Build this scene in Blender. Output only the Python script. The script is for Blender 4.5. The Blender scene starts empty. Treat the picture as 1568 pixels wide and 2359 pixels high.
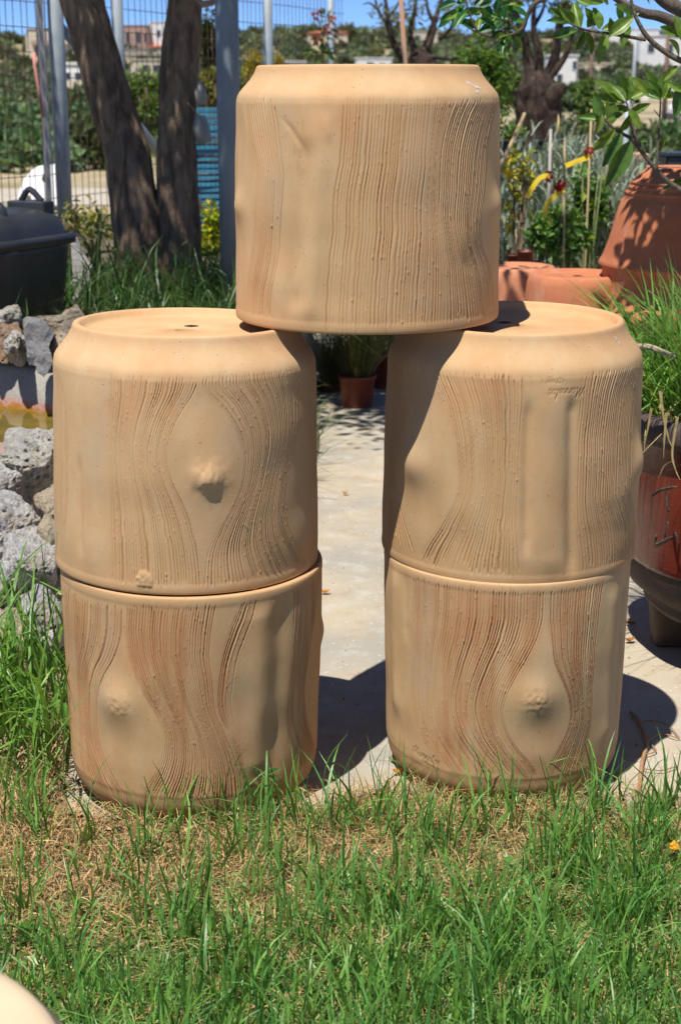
import bpy, math, random
import numpy as np
from mathutils import Vector, Matrix, Euler, noise as mnoise

random.seed(7); RNG = np.random.default_rng(7)
R_ = math.radians
sc = bpy.context.scene
COL = sc.collection

# ------------------------------------------------------------------ camera
CAM_H = 1.32
PITCH = R_(15.4)
FPX = 3490.0            # focal length in pixels of a 1568 px wide picture
cam_d = bpy.data.cameras.new('camera'); cam = bpy.data.objects.new('camera', cam_d)
COL.objects.link(cam); sc.camera = cam
cam.location = (0, 0, CAM_H)
cam.rotation_euler = (R_(90) - PITCH, 0, 0)
cam_d.sensor_fit = 'HORIZONTAL'; cam_d.sensor_width = 15.6
cam_d.lens = 15.6 * FPX / 1568.0
cam_d.clip_start = 0.05; cam_d.clip_end = 5000
cam_d.dof.use_dof = True; cam_d.dof.focus_distance = 2.78; cam_d.dof.aperture_fstop = 5.0

# ------------------------------------------------------------------ sky and sun
SUN_DIR = Vector((0.212, 0.350, -1.0)).normalized()     # the way the light travels
SUN_EL = math.asin(-SUN_DIR.z)
SUN_AZ = math.atan2(-SUN_DIR.x, -SUN_DIR.y)               # clockwise from +Y
world = bpy.data.worlds.new('World'); sc.world = world; world.use_nodes = True
wn = world.node_tree.nodes; wl = world.node_tree.links
for n in list(wn): wn.remove(n)
wo = wn.new('ShaderNodeOutputWorld'); wb = wn.new('ShaderNodeBackground'); ws = wn.new('ShaderNodeTexSky')
ws.sky_type = 'NISHITA'; ws.sun_disc = False
ws.sun_elevation = SUN_EL; ws.sun_rotation = SUN_AZ % (2 * math.pi)
ws.altitude = 0; ws.air_density = 0.36; ws.dust_density = 0.0; ws.ozone_density = 10.0
wb.inputs['Strength'].default_value = 0.115
wl.new(ws.outputs[0], wb.inputs[0]); wl.new(wb.outputs[0], wo.inputs[0])
sun_d = bpy.data.lights.new('sun', 'SUN'); sun = bpy.data.objects.new('sun', sun_d); COL.objects.link(sun)
sun_d.energy = 4.6; sun_d.angle = R_(0.53); sun_d.color = (1.0, 0.955, 0.88)
sun.rotation_euler = SUN_DIR.to_track_quat('-Z', 'Y').to_euler()
sun.location = (-3, -3, 12)
sc.view_settings.view_transform = 'Standard'; sc.view_settings.look = 'None'
sc.view_settings.gamma = 1.0; sc.view_settings.use_curve_mapping = False
sc.view_settings.exposure = 0.5
sc.render.engine = 'CYCLES'
sc.cycles.use_denoising = True
sc.cycles.max_bounces = 7; sc.cycles.diffuse_bounces = 4; sc.cycles.glossy_bounces = 3
sc.cycles.transmission_bounces = 4; sc.cycles.transparent_max_bounces = 8

# ------------------------------------------------------------------ where things stand
def ray(px, py):
    u = (px - 784.0) / FPX; v = (1179.0 - py) / FPX
    return Vector((u, math.cos(PITCH) + v * math.sin(PITCH), -math.sin(PITCH) + v * math.cos(PITCH)))
def P(px, py, Y):
    d = ray(px, py); t = Y / d.y
    return Vector((d.x * t, Y, CAM_H + d.z * t))
def G(px, py, z=0.0):
    d = ray(px, py); t = (z - CAM_H) / d.z
    return Vector((d.x * t, d.y * t, z))

# ------------------------------------------------------------------ helpers
def tag(o, label=None, cat=None, group=None, kind=None):
    if label: o['label'] = label
    if cat: o['category'] = cat
    if group: o['group'] = group
    if kind: o['kind'] = kind
    return o
def empty(name, loc=(0, 0, 0), rz=0.0):
    o = bpy.data.objects.new(name, None); o.empty_display_size = 0.05
    COL.objects.link(o); o.location = loc; o.rotation_euler = (0, 0, rz)
    return o
def mesh_np(name, V, F, smooth=True):
    """V (n,3) floats, F (m,k) ints of one face size, or a list of such arrays"""
    V = np.asarray(V, dtype=np.float32)
    Fs = F if (isinstance(F, list) and len(F) and isinstance(F[0], np.ndarray)) else [np.array(F)]
    Fs = [np.asarray(f, dtype=np.int32) for f in Fs if len(f)]
    me = bpy.data.meshes.new(name)
    me.vertices.add(len(V)); me.vertices.foreach_set('co', V.ravel())
    loops = np.concatenate([f.ravel() for f in Fs])
    sizes = np.concatenate([np.full(len(f), f.shape[1], dtype=np.int32) for f in Fs])
    starts = np.concatenate([[0], np.cumsum(sizes)[:-1]]).astype(np.int32)
    me.loops.add(len(loops)); me.loops.foreach_set('vertex_index', loops)
    me.polygons.add(len(sizes)); me.polygons.foreach_set('loop_start', starts)
    try: me.polygons.foreach_set('loop_total', sizes)
    except Exception: pass
    me.polygons.foreach_set('use_smooth', np.full(len(sizes), bool(smooth)))
    me.update(calc_edges=True); me.validate()
    return me
def obj(name, me, mat=None, parent=None, loc=None, rot=None):
    o = bpy.data.objects.new(name, me); COL.objects.link(o)
    if mat is not None and len(me.materials) == 0: me.materials.append(mat)
    if parent is not None: o.parent = parent
    if loc is not None: o.location = loc
    if rot is not None: o.rotation_euler = rot
    return o
def point_color(me, arr, name='Col'):
    a = me.attributes.new(name, 'FLOAT_COLOR', 'POINT')
    c = np.ones((len(me.vertices), 4), dtype=np.float32); c[:, :3] = arr
    a.data.foreach_set('color', c.ravel())
def point_float(me, arr, name):
    a = me.attributes.new(name, 'FLOAT', 'POINT'); a.data.foreach_set('value', np.asarray(arr, dtype=np.float32).ravel())

class MB:
    """collects boxes, tubes, lathes into one mesh"""
    def __init__(s): s.v = []; s.f3 = []; s.f4 = []; s.n = 0
    def add(s, V, F):
        V = np.asarray(V, float); s.v.append(V)
        for f in F:
            g = [int(i) + s.n for i in f]
            (s.f4 if len(g) == 4 else s.f3).append(g) if len(g) in (3, 4) else s._ng(g)
        s.n += len(V); return s
    def _ng(s, g):
        for i in range(1, len(g) - 1): s.f3.append([g[0], g[i], g[i + 1]])
    def box(s, c, d, rot=None):
        hx, hy, hz = d[0] / 2, d[1] / 2, d[2] / 2
        b = min(hx, hy, hz) * 0.18
        V = []; 
        # chamfered box: 24 verts
        for sx in (-1, 1):
            for sy in (-1, 1):
                for sz in (-1, 1):
                    V += [(sx * hx, sy * (hy - b), sz * (hz - b)), (sx * (hx - b), sy * hy, sz * (hz - b)), (sx * (hx - b), sy * (hy - b), sz * hz)]
        def i(sx, sy, sz, k): return (((sx > 0) * 2 + (sy > 0)) * 2 + (sz > 0)) * 3 + k
        F = []
        for sg in (-1, 1):
            F.append([i(sg, -1, -1, 0), i(sg, 1, -1, 0), i(sg, 1, 1, 0), i(sg, -1, 1, 0)][::sg])
            F.append([i(-1, sg, -1, 1), i(-1, sg, 1, 1), i(1, sg, 1, 1), i(1, sg, -1, 1)][::sg])
            F.append([i(-1, -1, sg, 2), i(1, -1, sg, 2), i(1, 1, sg, 2), i(-1, 1, sg, 2)][::sg])
        for a in (-1, 1):
            for c2 in (-1, 1):
                F.append([i(-1, a, c2, 1), i(1, a, c2, 1), i(1, a, c2, 2), i(-1, a, c2, 2)][::-a * c2])
                F.append([i(a, -1, c2, 0), i(a, 1, c2, 0), i(a, 1, c2, 2), i(a, -1, c2, 2)][::a * c2])
                F.append([i(a, c2, -1, 0), i(a, c2, 1, 0), i(a, c2, 1, 1), i(a, c2, -1, 1)][::-a * c2])
        for sx in (-1, 1):
            for sy in (-1, 1):
                for sz in (-1, 1):
                    F.append([i(sx, sy, sz, 0), i(sx, sy, sz, 1), i(sx, sy, sz, 2)][::sx * sy * sz])
        V = np.array(V)
        if rot is not None: V = V @ np.array(Euler(rot).to_matrix()).T
        return s.add(V + np.array(c), F)
    def tube(s, pts, rad, n=8, cap=True):
        pts = [Vector(p) for p in pts]
        if not hasattr(rad, '__len__'): rad = [rad] * len(pts)
        V = []; F = []
        t0 = (pts[1] - pts[0]).normalized()
        up = Vector((0, 0, 1)) if abs(t0.z) < 0.9 else Vector((1, 0, 0))
        nrm = t0.cross(up).normalized()
        for k, p in enumerate(pts):
            t = (pts[min(k + 1, len(pts) - 1)] - pts[max(k - 1, 0)]).normalized()
            nrm = (nrm - t * nrm.dot(t)).normalized(); b = t.cross(nrm)
            for j in range(n):
                a = 2 * math.pi * j / n
                V.append(p + (nrm * math.cos(a) + b * math.sin(a)) * rad[k])
        for k in range(len(pts) - 1):
            for j in range(n):
                a = k * n + j; b2 = k * n + (j + 1) % n
                F.append([a, b2, b2 + n, a + n])
        if cap:
            F.append(list(range(n))[::-1]); F.append([(len(pts) - 1) * n + j for j in range(n)])
        return s.add([tuple(v) for v in V], F)
    def lathe(s, prof, n=32, c=(0, 0, 0), close=False):
        V = []; F = []
        for (r, z) in prof:
            for j in range(n):
                a = 2 * math.pi * j / n; V.append((c[0] + r * math.cos(a), c[1] + r * math.sin(a), c[2] + z))
        for k in range(len(prof) - 1):
            for j in range(n):
                F.append([k * n + j, k * n + (j + 1) % n, (k + 1) * n + (j + 1) % n, (k + 1) * n + j])
        return s.add(V, F)
    def build(s, name, mat, parent=None, smooth=False, loc=None, rot=None):
        V = np.concatenate(s.v) if s.v else np.zeros((0, 3))
        me = mesh_np(name, V, [np.array(s.f4, dtype=np.int32).reshape(-1, 4), np.array(s.f3, dtype=np.int32).reshape(-1, 3)], smooth)
        if not smooth: pass
        return obj(name, me, mat, parent, loc, rot)

def spline(pts, n=10):
    """catmull-rom through the points"""
    pts = [np.array(p, float) for p in pts]
    if len(pts) < 3:
        return [pts[0] + (pts[-1] - pts[0]) * k / n for k in range(n + 1)]
    ext = [2 * pts[0] - pts[1]] + pts + [2 * pts[-1] - pts[-2]]
    out = []
    for i in range(1, len(ext) - 2):
        p0, p1, p2, p3 = ext[i - 1:i + 3]
        for k in range(n):
            t = k / n
            out.append(0.5 * (2 * p1 + (p2 - p0) * t + (2 * p0 - 5 * p1 + 4 * p2 - p3) * t * t + (3 * p1 - p0 - 3 * p2 + p3) * t ** 3))
    out.append(pts[-1]); return out

# ------------------------------------------------------------------ materials
def nodes_of(m):
    m.use_nodes = True; nt = m.node_tree
    return nt, nt.nodes, nt.links
def mix_rgb(nt, a, b, fac, mode='MIX'):
    n = nt.nodes.new('ShaderNodeMix'); n.data_type = 'RGBA'; n.blend_type = mode
    for sock, val in ((n.inputs[0], fac), (n.inputs[6], a), (n.inputs[7], b)):
        if hasattr(val, 'links') or hasattr(val, 'is_linked'): nt.links.new(val, sock)
        elif isinstance(val, (int, float)): sock.default_value = val
        else: sock.default_value = (*val, 1)
    return n.outputs[2]
def tex_noise(nt, scale, detail=4, rough=0.6, coord=None, stretch=None, dist=0.0):
    n = nt.nodes.new('ShaderNodeTexNoise'); n.inputs['Scale'].default_value = scale
    n.inputs['Detail'].default_value = detail; n.inputs['Roughness'].default_value = rough
    n.inputs['Distortion'].default_value = dist
    if coord is not None:
        if stretch:
            mp = nt.nodes.new('ShaderNodeMapping'); mp.inputs['Scale'].default_value = stretch
            nt.links.new(coord, mp.inputs['Vector']); coord = mp.outputs[0]
        nt.links.new(coord, n.inputs['Vector'])
    return n.outputs['Fac']
def ramp(nt, fac, p0, p1, c0=0.0, c1=1.0):
    n = nt.nodes.new('ShaderNodeMapRange'); n.inputs[1].default_value = p0; n.inputs[2].default_value = p1
    n.inputs[3].default_value = c0; n.inputs[4].default_value = c1; nt.links.new(fac, n.inputs[0]); return n.outputs[0]
def bump(nt, height, strength, dist, normal=None):
    b = nt.nodes.new('ShaderNodeBump'); b.inputs['Strength'].default_value = strength; b.inputs['Distance'].default_value = dist
    nt.links.new(height, b.inputs['Height'])
    if normal is not None: nt.links.new(normal, b.inputs['Normal'])
    return b.outputs[0]
MATS = {}
def simple(name, c1, c2=None, rough=0.7, scale=8, bmp=0.15, bdist=0.004, bscale=None, metal=0.0, spec=0.5, stretch=None, lo=0.35, hi=0.65):
    """two-tone noisy surface"""
    if name in MATS: return MATS[name]
    m = bpy.data.materials.new(name); nt, N, L = nodes_of(m); bs = N['Principled BSDF']
    tc = N.new('ShaderNodeTexCoord').outputs['Object']
    c2 = c2 or tuple(x * 0.75 for x in c1)
    f = tex_noise(nt, scale, 6, 0.62, tc, stretch)
    L.new(mix_rgb(nt, c1, c2, ramp(nt, f, lo, hi)), bs.inputs['Base Color'])
    f2 = tex_noise(nt, bscale or scale * 6, 5, 0.65, tc, stretch)
    if bmp: L.new(bump(nt, f2, bmp, bdist), bs.inputs['Normal'])
    L.new(ramp(nt, f2, 0.3, 0.7, max(rough - 0.1, 0.02), min(rough + 0.1, 1)), bs.inputs['Roughness'])
    bs.inputs['Metallic'].default_value = metal; bs.inputs['Specular IOR Level'].default_value = spec
    MATS[name] = m; return m
def leafy(name, rough=0.5, trans=0.35, spec=0.4, tint=(1, 1, 1)):
    """leaf or blade: colour from the 'Col' attribute, some light through it"""
    if name in MATS: return MATS[name]
    m = bpy.data.materials.new(name); nt, N, L = nodes_of(m); bs = N['Principled BSDF']
    at = N.new('ShaderNodeAttribute'); at.attribute_name = 'Col'
    tc = N.new('ShaderNodeTexCoord').outputs['Object']
    f = tex_noise(nt, 60, 3, 0.6, tc)
    col = mix_rgb(nt, at.outputs['Color'], mix_rgb(nt, at.outputs['Color'], (0.6, 0.6, 0.5), 1.0, 'MULTIPLY'), ramp(nt, f, 0.4, 0.7))
    L.new(col, bs.inputs['Base Color']); bs.inputs['Roughness'].default_value = rough
    bs.inputs['Specular IOR Level'].default_value = spec
    tr = N.new('ShaderNodeBsdfTranslucent')
    L.new(mix_rgb(nt, col, (1.25, 1.2, 0.55), 1.0, 'MULTIPLY'), tr.inputs['Color'])
    mx = N.new('ShaderNodeMixShader'); mx.inputs[0].default_value = trans
    L.new(bs.outputs[0], mx.inputs[1]); L.new(tr.outputs[0], mx.inputs[2])
    L.new(mx.outputs[0], N['Material Output'].inputs['Surface'])
    MATS[name] = m; return m

def clay_material(name, base, pale, red, comb_amt=0.5, splash=False):
    m = bpy.data.materials.new(name); nt, N, L = nodes_of(m); bs = N['Principled BSDF']
    tc = N.new('ShaderNodeTexCoord').outputs['Object']
    big = tex_noise(nt, 5.5, 3, 0.55, tc)
    mid = tex_noise(nt, 22, 5, 0.6, tc, (1, 1, 0.45))
    fine = tex_noise(nt, 260, 4, 0.7, tc)
    streak = tex_noise(nt, 40, 4, 0.6, tc, (1, 1, 0.06))
    col = mix_rgb(nt, base, pale, ramp(nt, mid, 0.42, 0.68, 0.0, 0.6))
    col = mix_rgb(nt, col, red, ramp(nt, big, 0.52, 0.72, 0.0, 0.45))
    cm = N.new('ShaderNodeAttribute'); cm.attribute_name = 'comb'
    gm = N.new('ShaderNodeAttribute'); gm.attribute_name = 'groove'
    mul = N.new('ShaderNodeMath'); mul.operation = 'MULTIPLY'
    L.new(cm.outputs['Fac'], mul.inputs[0]); L.new(ramp(nt, streak, 0.4, 0.66, 0.05, comb_amt), mul.inputs[1])
    col = mix_rgb(nt, col, red, mul.outputs[0])
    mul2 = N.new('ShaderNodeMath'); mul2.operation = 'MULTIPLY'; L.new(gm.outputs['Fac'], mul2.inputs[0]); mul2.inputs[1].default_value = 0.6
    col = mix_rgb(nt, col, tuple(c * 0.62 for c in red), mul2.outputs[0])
    # grey-white bloom of old mineral dust in vague patches
    bl = tex_noise(nt, 9, 4, 0.6, tc, (1, 1, 0.35))
    col = mix_rgb(nt, col, (0.47, 0.38, 0.26), ramp(nt, bl, 0.56, 0.74, 0.0, 0.4))
    sx = N.new('ShaderNodeSeparateXYZ'); L.new(tc, sx.inputs[0])
    fl = N.new('ShaderNodeMath'); fl.operation = 'MULTIPLY'
    zz = N.new('ShaderNodeMath'); zz.operation = 'MULTIPLY_ADD'; L.new(big, zz.inputs[0]); zz.inputs[1].default_value = 0.22; L.new(sx.outputs['Z'], zz.inputs[2])
    L.new(ramp(nt, zz.outputs[0], 0.18, 0.09, 0, 1), fl.inputs[0]); L.new(ramp(nt, big, 0.42, 0.6, 0.15, 0.75), fl.inputs[1])
    col = mix_rgb(nt, col, (0.52, 0.25, 0.10), fl.outputs[0])
    col = mix_rgb(nt, col, (0.54, 0.29, 0.14), ramp(nt, zz.outputs[0], 0.52, 0.60, 0, 0.5))
    scf = tex_noise(nt, 16, 7, 0.75, tc, (1.6, 1.6, .5), 1.2)
    col = mix_rgb(nt, col, (0.30, 0.20, 0.115), ramp(nt, scf, 0.60, 0.76, 0.0, 0.42))
    sp = tex_noise(nt, 190, 1, 0.4, tc)
    col = mix_rgb(nt, col, (0.2, 0.1, 0.05), ramp(nt, sp, 0.73, 0.78, 0.0, 0.55))
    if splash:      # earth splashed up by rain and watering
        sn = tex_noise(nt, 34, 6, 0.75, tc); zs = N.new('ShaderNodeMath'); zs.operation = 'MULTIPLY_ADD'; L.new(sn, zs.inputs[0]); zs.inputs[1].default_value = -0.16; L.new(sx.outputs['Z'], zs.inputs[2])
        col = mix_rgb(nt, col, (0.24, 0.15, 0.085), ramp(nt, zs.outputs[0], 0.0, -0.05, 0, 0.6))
    oi = N.new('ShaderNodeObjectInfo')
    col = mix_rgb(nt, col, mix_rgb(nt, col, (0.90, 0.86, 0.80), 1.0, 'MULTIPLY'), oi.outputs['Random'])
    L.new(col, bs.inputs['Base Color']); bs.inputs['Roughness'].default_value = 0.82
    bs.inputs['Specular IOR Level'].default_value = 0.25
    n1 = bump(nt, fine, 0.22, 0.0012); n2 = bump(nt, mid, 0.2, 0.004, n1)
    L.new(n2, bs.inputs['Normal'])
    return m
M_CLAY = clay_material('buff_clay', (0.545, 0.356, 0.186), (0.61, 0.43, 0.245), (0.53, 0.275, 0.12), 0.30)
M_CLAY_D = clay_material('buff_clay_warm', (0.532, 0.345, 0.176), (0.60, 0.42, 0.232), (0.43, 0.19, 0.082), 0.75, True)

# ------------------------------------------------------------------ the five log-shaped planters
POT_H = 0.4555
TH = np.concatenate([np.radians(np.arange(-180, -104, 3.0)), np.radians(np.arange(-104, 104, 0.27)), np.radians(np.arange(104, 179.9, 3.0))])

def body_r(z):
    zz = np.array([0.0, 0.0015, 0.005, 0.012, 0.0165, 0.02, 0.1, 0.2, 0.3, 0.36, 0.38, 0.388])
    rr = np.array([0.2432, 0.2454, 0.2464, 0.2467, 0.2464, 0.2459, 0.2450, 0.2430, 0.2408, 0.2394, 0.2386, 0.2369])
    return np.interp(z, zz, rr)

LETTERS = {  # single-stroke joined hand, x right, y up, x-height 1
 'M': ([[(-.9, 1.0), (-.75, 1.25), (-.5, 1.1), (-.55, .3), (-.7, 0), (0.0, 1.9), (0.05, 1.0), (0.1, 0.1), (.75, 1.9), (.72, .8), (.8, .1), (1.0, .1)]], 1.25),
 'a': ([[(.8, .85), (.5, 1.0), (.15, .7), (.1, .25), (.35, 0), (.7, .3), (.85, .95), (.8, .3), (.95, 0), (1.1, .2)]], 1.1),
 'r': ([[(0, .1), (.2, .9), (.25, .7), (.4, .95), (.6, .9), (.6, .4), (.7, 0), (.85, .15)]], .85),
 'n': ([[(0, 0), (.15, .95), (.15, 0), (.4, .8), (.6, 1.0), (.7, .6), (.7, .1), (.85, 0), (1.0, .2)]], 1.0),
 'e': ([[(.1, .45), (.6, .6), (.6, .9), (.35, 1.0), (.1, .6), (.2, .1), (.5, 0), (.8, .25)]], .8),
 'l': ([[(0, .2), (.4, 1.2), (.5, 1.9), (.3, 1.9), (.2, .5), (.35, 0), (.6, .2)]], .6),
 'o': ([[(.5, 1.0), (.15, .7), (.15, .2), (.45, 0), (.75, .3), (.75, .75), (.5, 1.0), (.7, .85), (.95, .9)]], .95),
 's': ([[(0, .1), (.5, 1.2), (.55, .7), (.7, .2), (.4, 0), (.1, .1)]], .9),
 'C': ([[(.9, .85), (.5, 1.0), (.1, .6), (.1, .3), (.5, 0), (.9, .15)]], 1.1),
 'E': ([[(.8, 1), (.1, 1), (.1, 0), (.8, 0)], [(.1, .5), (.65, .5)]], .95),
 'R': ([[(.1, 0), (.1, 1), (.6, 1), (.75, .75), (.6, .5), (.1, .5), (.8, 0)]], .95),
 'A': ([[(0, 0), (.4, 1), (.8, 0)], [(.15, .4), (.65, .4)]], .95),
 'm': ([[(.05, 0), (.1, 1), (.45, .3), (.8, 1), (.85, 0)]], 1.05),
 'I': ([[(.15, 0), (.15, 1)]], .4),
 'S': ([[(.75, .85), (.45, 1), (.15, .8), (.4, .5), (.7, .3), (.5, 0), (.1, .15)]], .9)}
def stamp_segments(word, size, slant=0.2):
    segs = []; x = 0
    for ch in word:
        st, w = LETTERS[ch]
        for pl in st:
            pts = [(x + p[0] + slant * p[1], p[1]) for p in pl]
            pts = [tuple(q) for q in spline(pts, 4)] if len(pts) > 3 else pts
            segs += [(a[0] * size, a[1] * size, b[0] * size, b[1] * size) for a, b in zip(pts[:-1], pts[1:])]
        x += w
    return np.array(segs), x * size

def vnoise1(x, seed):
    r = np.random.default_rng(seed).random(4096); i = np.floor(x).astype(int); f = x - i; f = f * f * (3 - 2 * f)
    return r[i % 4096] * (1 - f) + r[(i + 1) % 4096] * f
def vnoise2(x, y, seed):
    r = np.random.default_rng(seed).random((256, 256)); i = np.floor(x).astype(int); j = np.floor(y).astype(int)
    fx = x - i; fy = y - j; fx = fx * fx * (3 - 2 * fx); fy = fy * fy * (3 - 2 * fy)
    a = r[i % 256, j % 256]; b = r[(i + 1) % 256, j % 256]; c = r[i % 256, (j + 1) % 256]; d = r[(i + 1) % 256, (j + 1) % 256]
    return (a * (1 - fx) + b * fx) * (1 - fy) + (c * (1 - fx) + d * fx) * fy

def make_pot(name, seed, rim, shoulder, bands, knots, flutes, blobs=(), text=None, mat=None, flip=False, ZC=0.399):
    """rim / shoulder = (centre x, half width, y of the centre, half height of the ellipse) as read off a view of the pot;
    the carved lines are given in that view and unwrapped onto the cylinder (angle, height)"""
    rng = np.random.default_rng(seed)
    ZS = ZC + 0.004
    def unwrap(X, Y):
        w = 0.5
        for _ in range(12):
            xc = rim[0] * (1 - w) + shoulder[0] * w; Rr = rim[1] * (1 - w) + shoulder[1] * w
            sx = max(-0.995, min(0.995, (X - xc) / Rr)); th = math.asin(sx); c = math.cos(th)
            ya = rim[2] + rim[3] * c; yb = shoulder[2] + shoulder[3] * c
            w = max(-0.05, min(1.05, (Y - ya) / (yb - ya)))
        return th, w * ZS
    zb = np.concatenate([[0.0, 0.0015, 0.0035, 0.006, 0.009, 0.012, 0.0145, 0.017, 0.0195], np.linspace(0.0215, ZC, 158)])
    nb = len(zb); T, Z = np.meshgrid(TH, zb); Rr = body_r(Z * 0.388 / ZC)
    broad = np.zeros_like(T); disp = np.zeros_like(T); comb = np.zeros_like(T); groove = np.zeros_like(T)
    # slow unevenness of hand work
    broad += (vnoise2(T * 3.0 + 50, Z * 14 + 10, seed) - 0.5) * 0.0035
    for (X, Y, rx, ry, h, kind) in knots:
        th, z = unwrap(X, Y); s = rim[1] / 0.2475
        a = (T - th) * 0.243 / (rx / s); b = (Z - z) / (ry / s); q = a * a + b * b
        broad += h * np.exp(-q * 1.1)
        broad += 0.38 * h * np.exp(-q * 0.16)
        if kind == 'rough':
            n = 1.2 * (vnoise2(T * 14 + 20.3, Z * 52 + 7.4, seed + 5) - 0.5) + 0.45 * (vnoise2(T * 38 + 3, Z * 110, seed + 6) - 0.5)
            disp += h * 0.62 * np.exp(-q * 1.2) * (0.3 + 1.1 * n)
        if kind == 'nick':
            n = vnoise2(T * 34 + 20, Z * 120 + 7, seed + 5) * .7 + .3 * vnoise2(T * 90, Z * 330, seed + 9)
            disp += 0.0015 * np.exp(-(q * 2.6) ** 1.5) * (0.35 + 1.6 * (n - 0.5))
            band = np.exp(-((b - 0.25 - 0.35 * (n - 0.5)) / 0.09) ** 2) * np.exp(-(a / 0.55) ** 2)
            disp -= 0.0004 * band; disp += 0.00025 * np.exp(-((b - 0.42 - 0.3 * (n - 0.5)) / 0.10) ** 2) * np.exp(-(a / 0.6) ** 2)
    for (pts, wid, dep) in flutes:
        u = sorted([unwrap(*p) for p in pts], key=lambda q: q[1]); zz = [q[1] for q in u]; tt = [q[0] for q in u]
        s = rim[1] / 0.2475
        a = (T - np.interp(Z, zz, tt)) * 0.243 / (wid / s)
        ends = np.clip((Z - zz[0]) / 0.045 + .5, 0, 1) * np.clip((zz[-1] - Z) / 0.045 + .5, 0, 1)
        broad += dep * np.exp(-a * a) * ends * ends * (3 - 2 * ends)
    for bi, (ga, gb, nl, dep, wob) in enumerate(bands):
        def curve(g):
            u = [unwrap(*p) for p in g]; u = np.array(spline(u, 12)); o = np.argsort(u[:, 1]); return u[o, 1], u[o, 0]
        za, ta = curve(ga); zc, tc = curve(gb)
        lo = max(za[0], zc[0]); hi = min(za[-1], zc[-1])
        t1 = np.interp(Z, za, ta); t2 = np.interp(Z, zc, tc); wdt = np.maximum(t2 - t1, 1e-3)
        s_ = (T - t1) / wdt
        inside = (s_ > 0) & (s_ < 1)
        ph = s_ * nl + wob * (vnoise1(Z * 16 + seed * 1.7, seed + bi) - 0.5) * 2 + wob * (vnoise1(Z * 45 + 9, seed + bi + 40) - 0.5)
        ph += 1.1 * (vnoise1(s_ * nl * 0.45 + 30 + seed, seed + bi + 70) - 0.5) * np.clip(s_ * 6, 0, 1) * np.clip((1 - s_) * 6, 0, 1)
        ph = np.clip(ph, -0.5, nl + 0.5)
        lid = np.floor(ph).astype(int); f = ph - lid
        amp_r = np.random.default_rng(seed * 13 + bi).uniform(0.35, 1.25, nl + 8)
        amp_r[np.random.default_rng(seed * 17 + bi).random(nl + 8) < 0.10] *= 0.25
        e_lo = lo + np.random.default_rng(seed * 19 + bi).uniform(-0.004, 0.016, nl + 8)
        e_hi = hi - np.random.default_rng(seed * 23 + bi).uniform(-0.004, 0.012, nl + 8)
        am = amp_r[lid + 2] * (0.55 + 0.75 * vnoise2(lid * 7.31 + 11, Z * 11 + bi * 3, seed + 2))
        am = am * (0.45 + 1.0 * vnoise2(T * 5 + 31, Z * 12 + 5, seed + bi + 90))
        ends = np.clip((Z - e_lo[lid + 2]) / 0.006, 0, 1) * np.clip((e_hi[lid + 2] - Z) / 0.006, 0, 1)
        edge = np.clip(s_ * nl * 1.6, 0, 1) * np.clip((1 - s_) * nl * 1.6, 0, 1)
        prof = np.where(f < 0.48, np.sin(np.pi * f / 0.48) ** 1.3, -0.32 * np.sin(np.pi * (f - 0.48) / 0.52))
        # keep the cut in proportion to the spacing where the lines crowd together
        squeeze = np.clip(wdt * 0.243 / nl / 0.0055, 0.35, 1.15)
        k = inside * ends * edge
        disp -= k * am * dep * 0.92 * prof * squeeze
        comb = np.maximum(comb, inside * np.clip((Z - lo) / 0.02, 0, 1) * np.clip((hi - Z) / 0.02, 0, 1) * edge)
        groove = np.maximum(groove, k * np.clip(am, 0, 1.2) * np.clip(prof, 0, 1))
        # crumbs of dragged clay on the ridges
        cand = np.argwhere((k > 0.5) & (f > 0.66) & (np.abs(T) < 1.75))
        if len(cand):
            for (i, j) in cand[rng.integers(0, len(cand), int(nl * 3.2))]:
                h = rng.uniform(0.0003, 0.0008) * (2.0 if rng.random() < .06 else 1)
                disp[i, j] += h
                if 0 < j < T.shape[1] - 1: disp[i, j - 1] += h * 0.6; disp[i, j + 1] += h * 0.75
                if rng.random() < 0.5 and i + 1 < nb: disp[i + 1, j] += h * 0.6
    for (X, Y, rx, ry, h) in blobs:
        th, z = unwrap(X, Y); s = rim[1] / 0.2475
        n = vnoise2(T * 50 + 20, Z * 200 + 7, seed + 8) - 0.5
        q = ((T - th) * 0.243 / (rx / s)) ** 2 + ((Z - z) / (ry / s)) ** 2
        k = np.clip((1.15 + 0.3 * n - q) * 1.6, 0, 1)
        disp = disp * (1 - k) + k * (h * (0.6 + 0.35 * n)); comb *= (1 - k); groove *= (1 - k)
    if text:
        for (word, size, X, Y, rotdeg, dep) in text:
            segs, wd = stamp_segments(word, size); th0, z0 = unwrap(X, Y)
            ca, sa = math.cos(R_(rotdeg)), math.sin(R_(rotdeg))
            U = (T - th0) * 0.245; Wz = (Z - z0) * (-1 if not flip else 1) * -1
            lx = U * ca + Wz * sa; ly = -U * sa + Wz * ca
            sel = np.argwhere((lx > -0.012) & (lx < wd + 0.012) & (ly > -0.012) & (ly < size * 2.4))
            for (i, j) in sel:
                px, py = lx[i, j], ly[i, j]
                ax, ay, bx, by = segs.T
                dx, dy = bx - ax, by - ay; t = np.clip(((px - ax) * dx + (py - ay) * dy) / (dx * dx + dy * dy + 1e-12), 0, 1)
                d = math.sqrt(np.min((px - ax - t * dx) ** 2 + (py - ay - t * dy) ** 2))
                g = max(0.0, 1 - d / 0.0011)
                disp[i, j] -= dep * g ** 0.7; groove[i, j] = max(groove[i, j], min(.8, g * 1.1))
    # the rim lip and the shoulder stay plain
    fade = np.clip((Z - 0.0135) / 0.004, 0, 1) * np.clip((ZC + 0.0015 - Z) / 0.006, 0, 1)
    rimfade = 0.12 + 0.88 * fade
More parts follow.
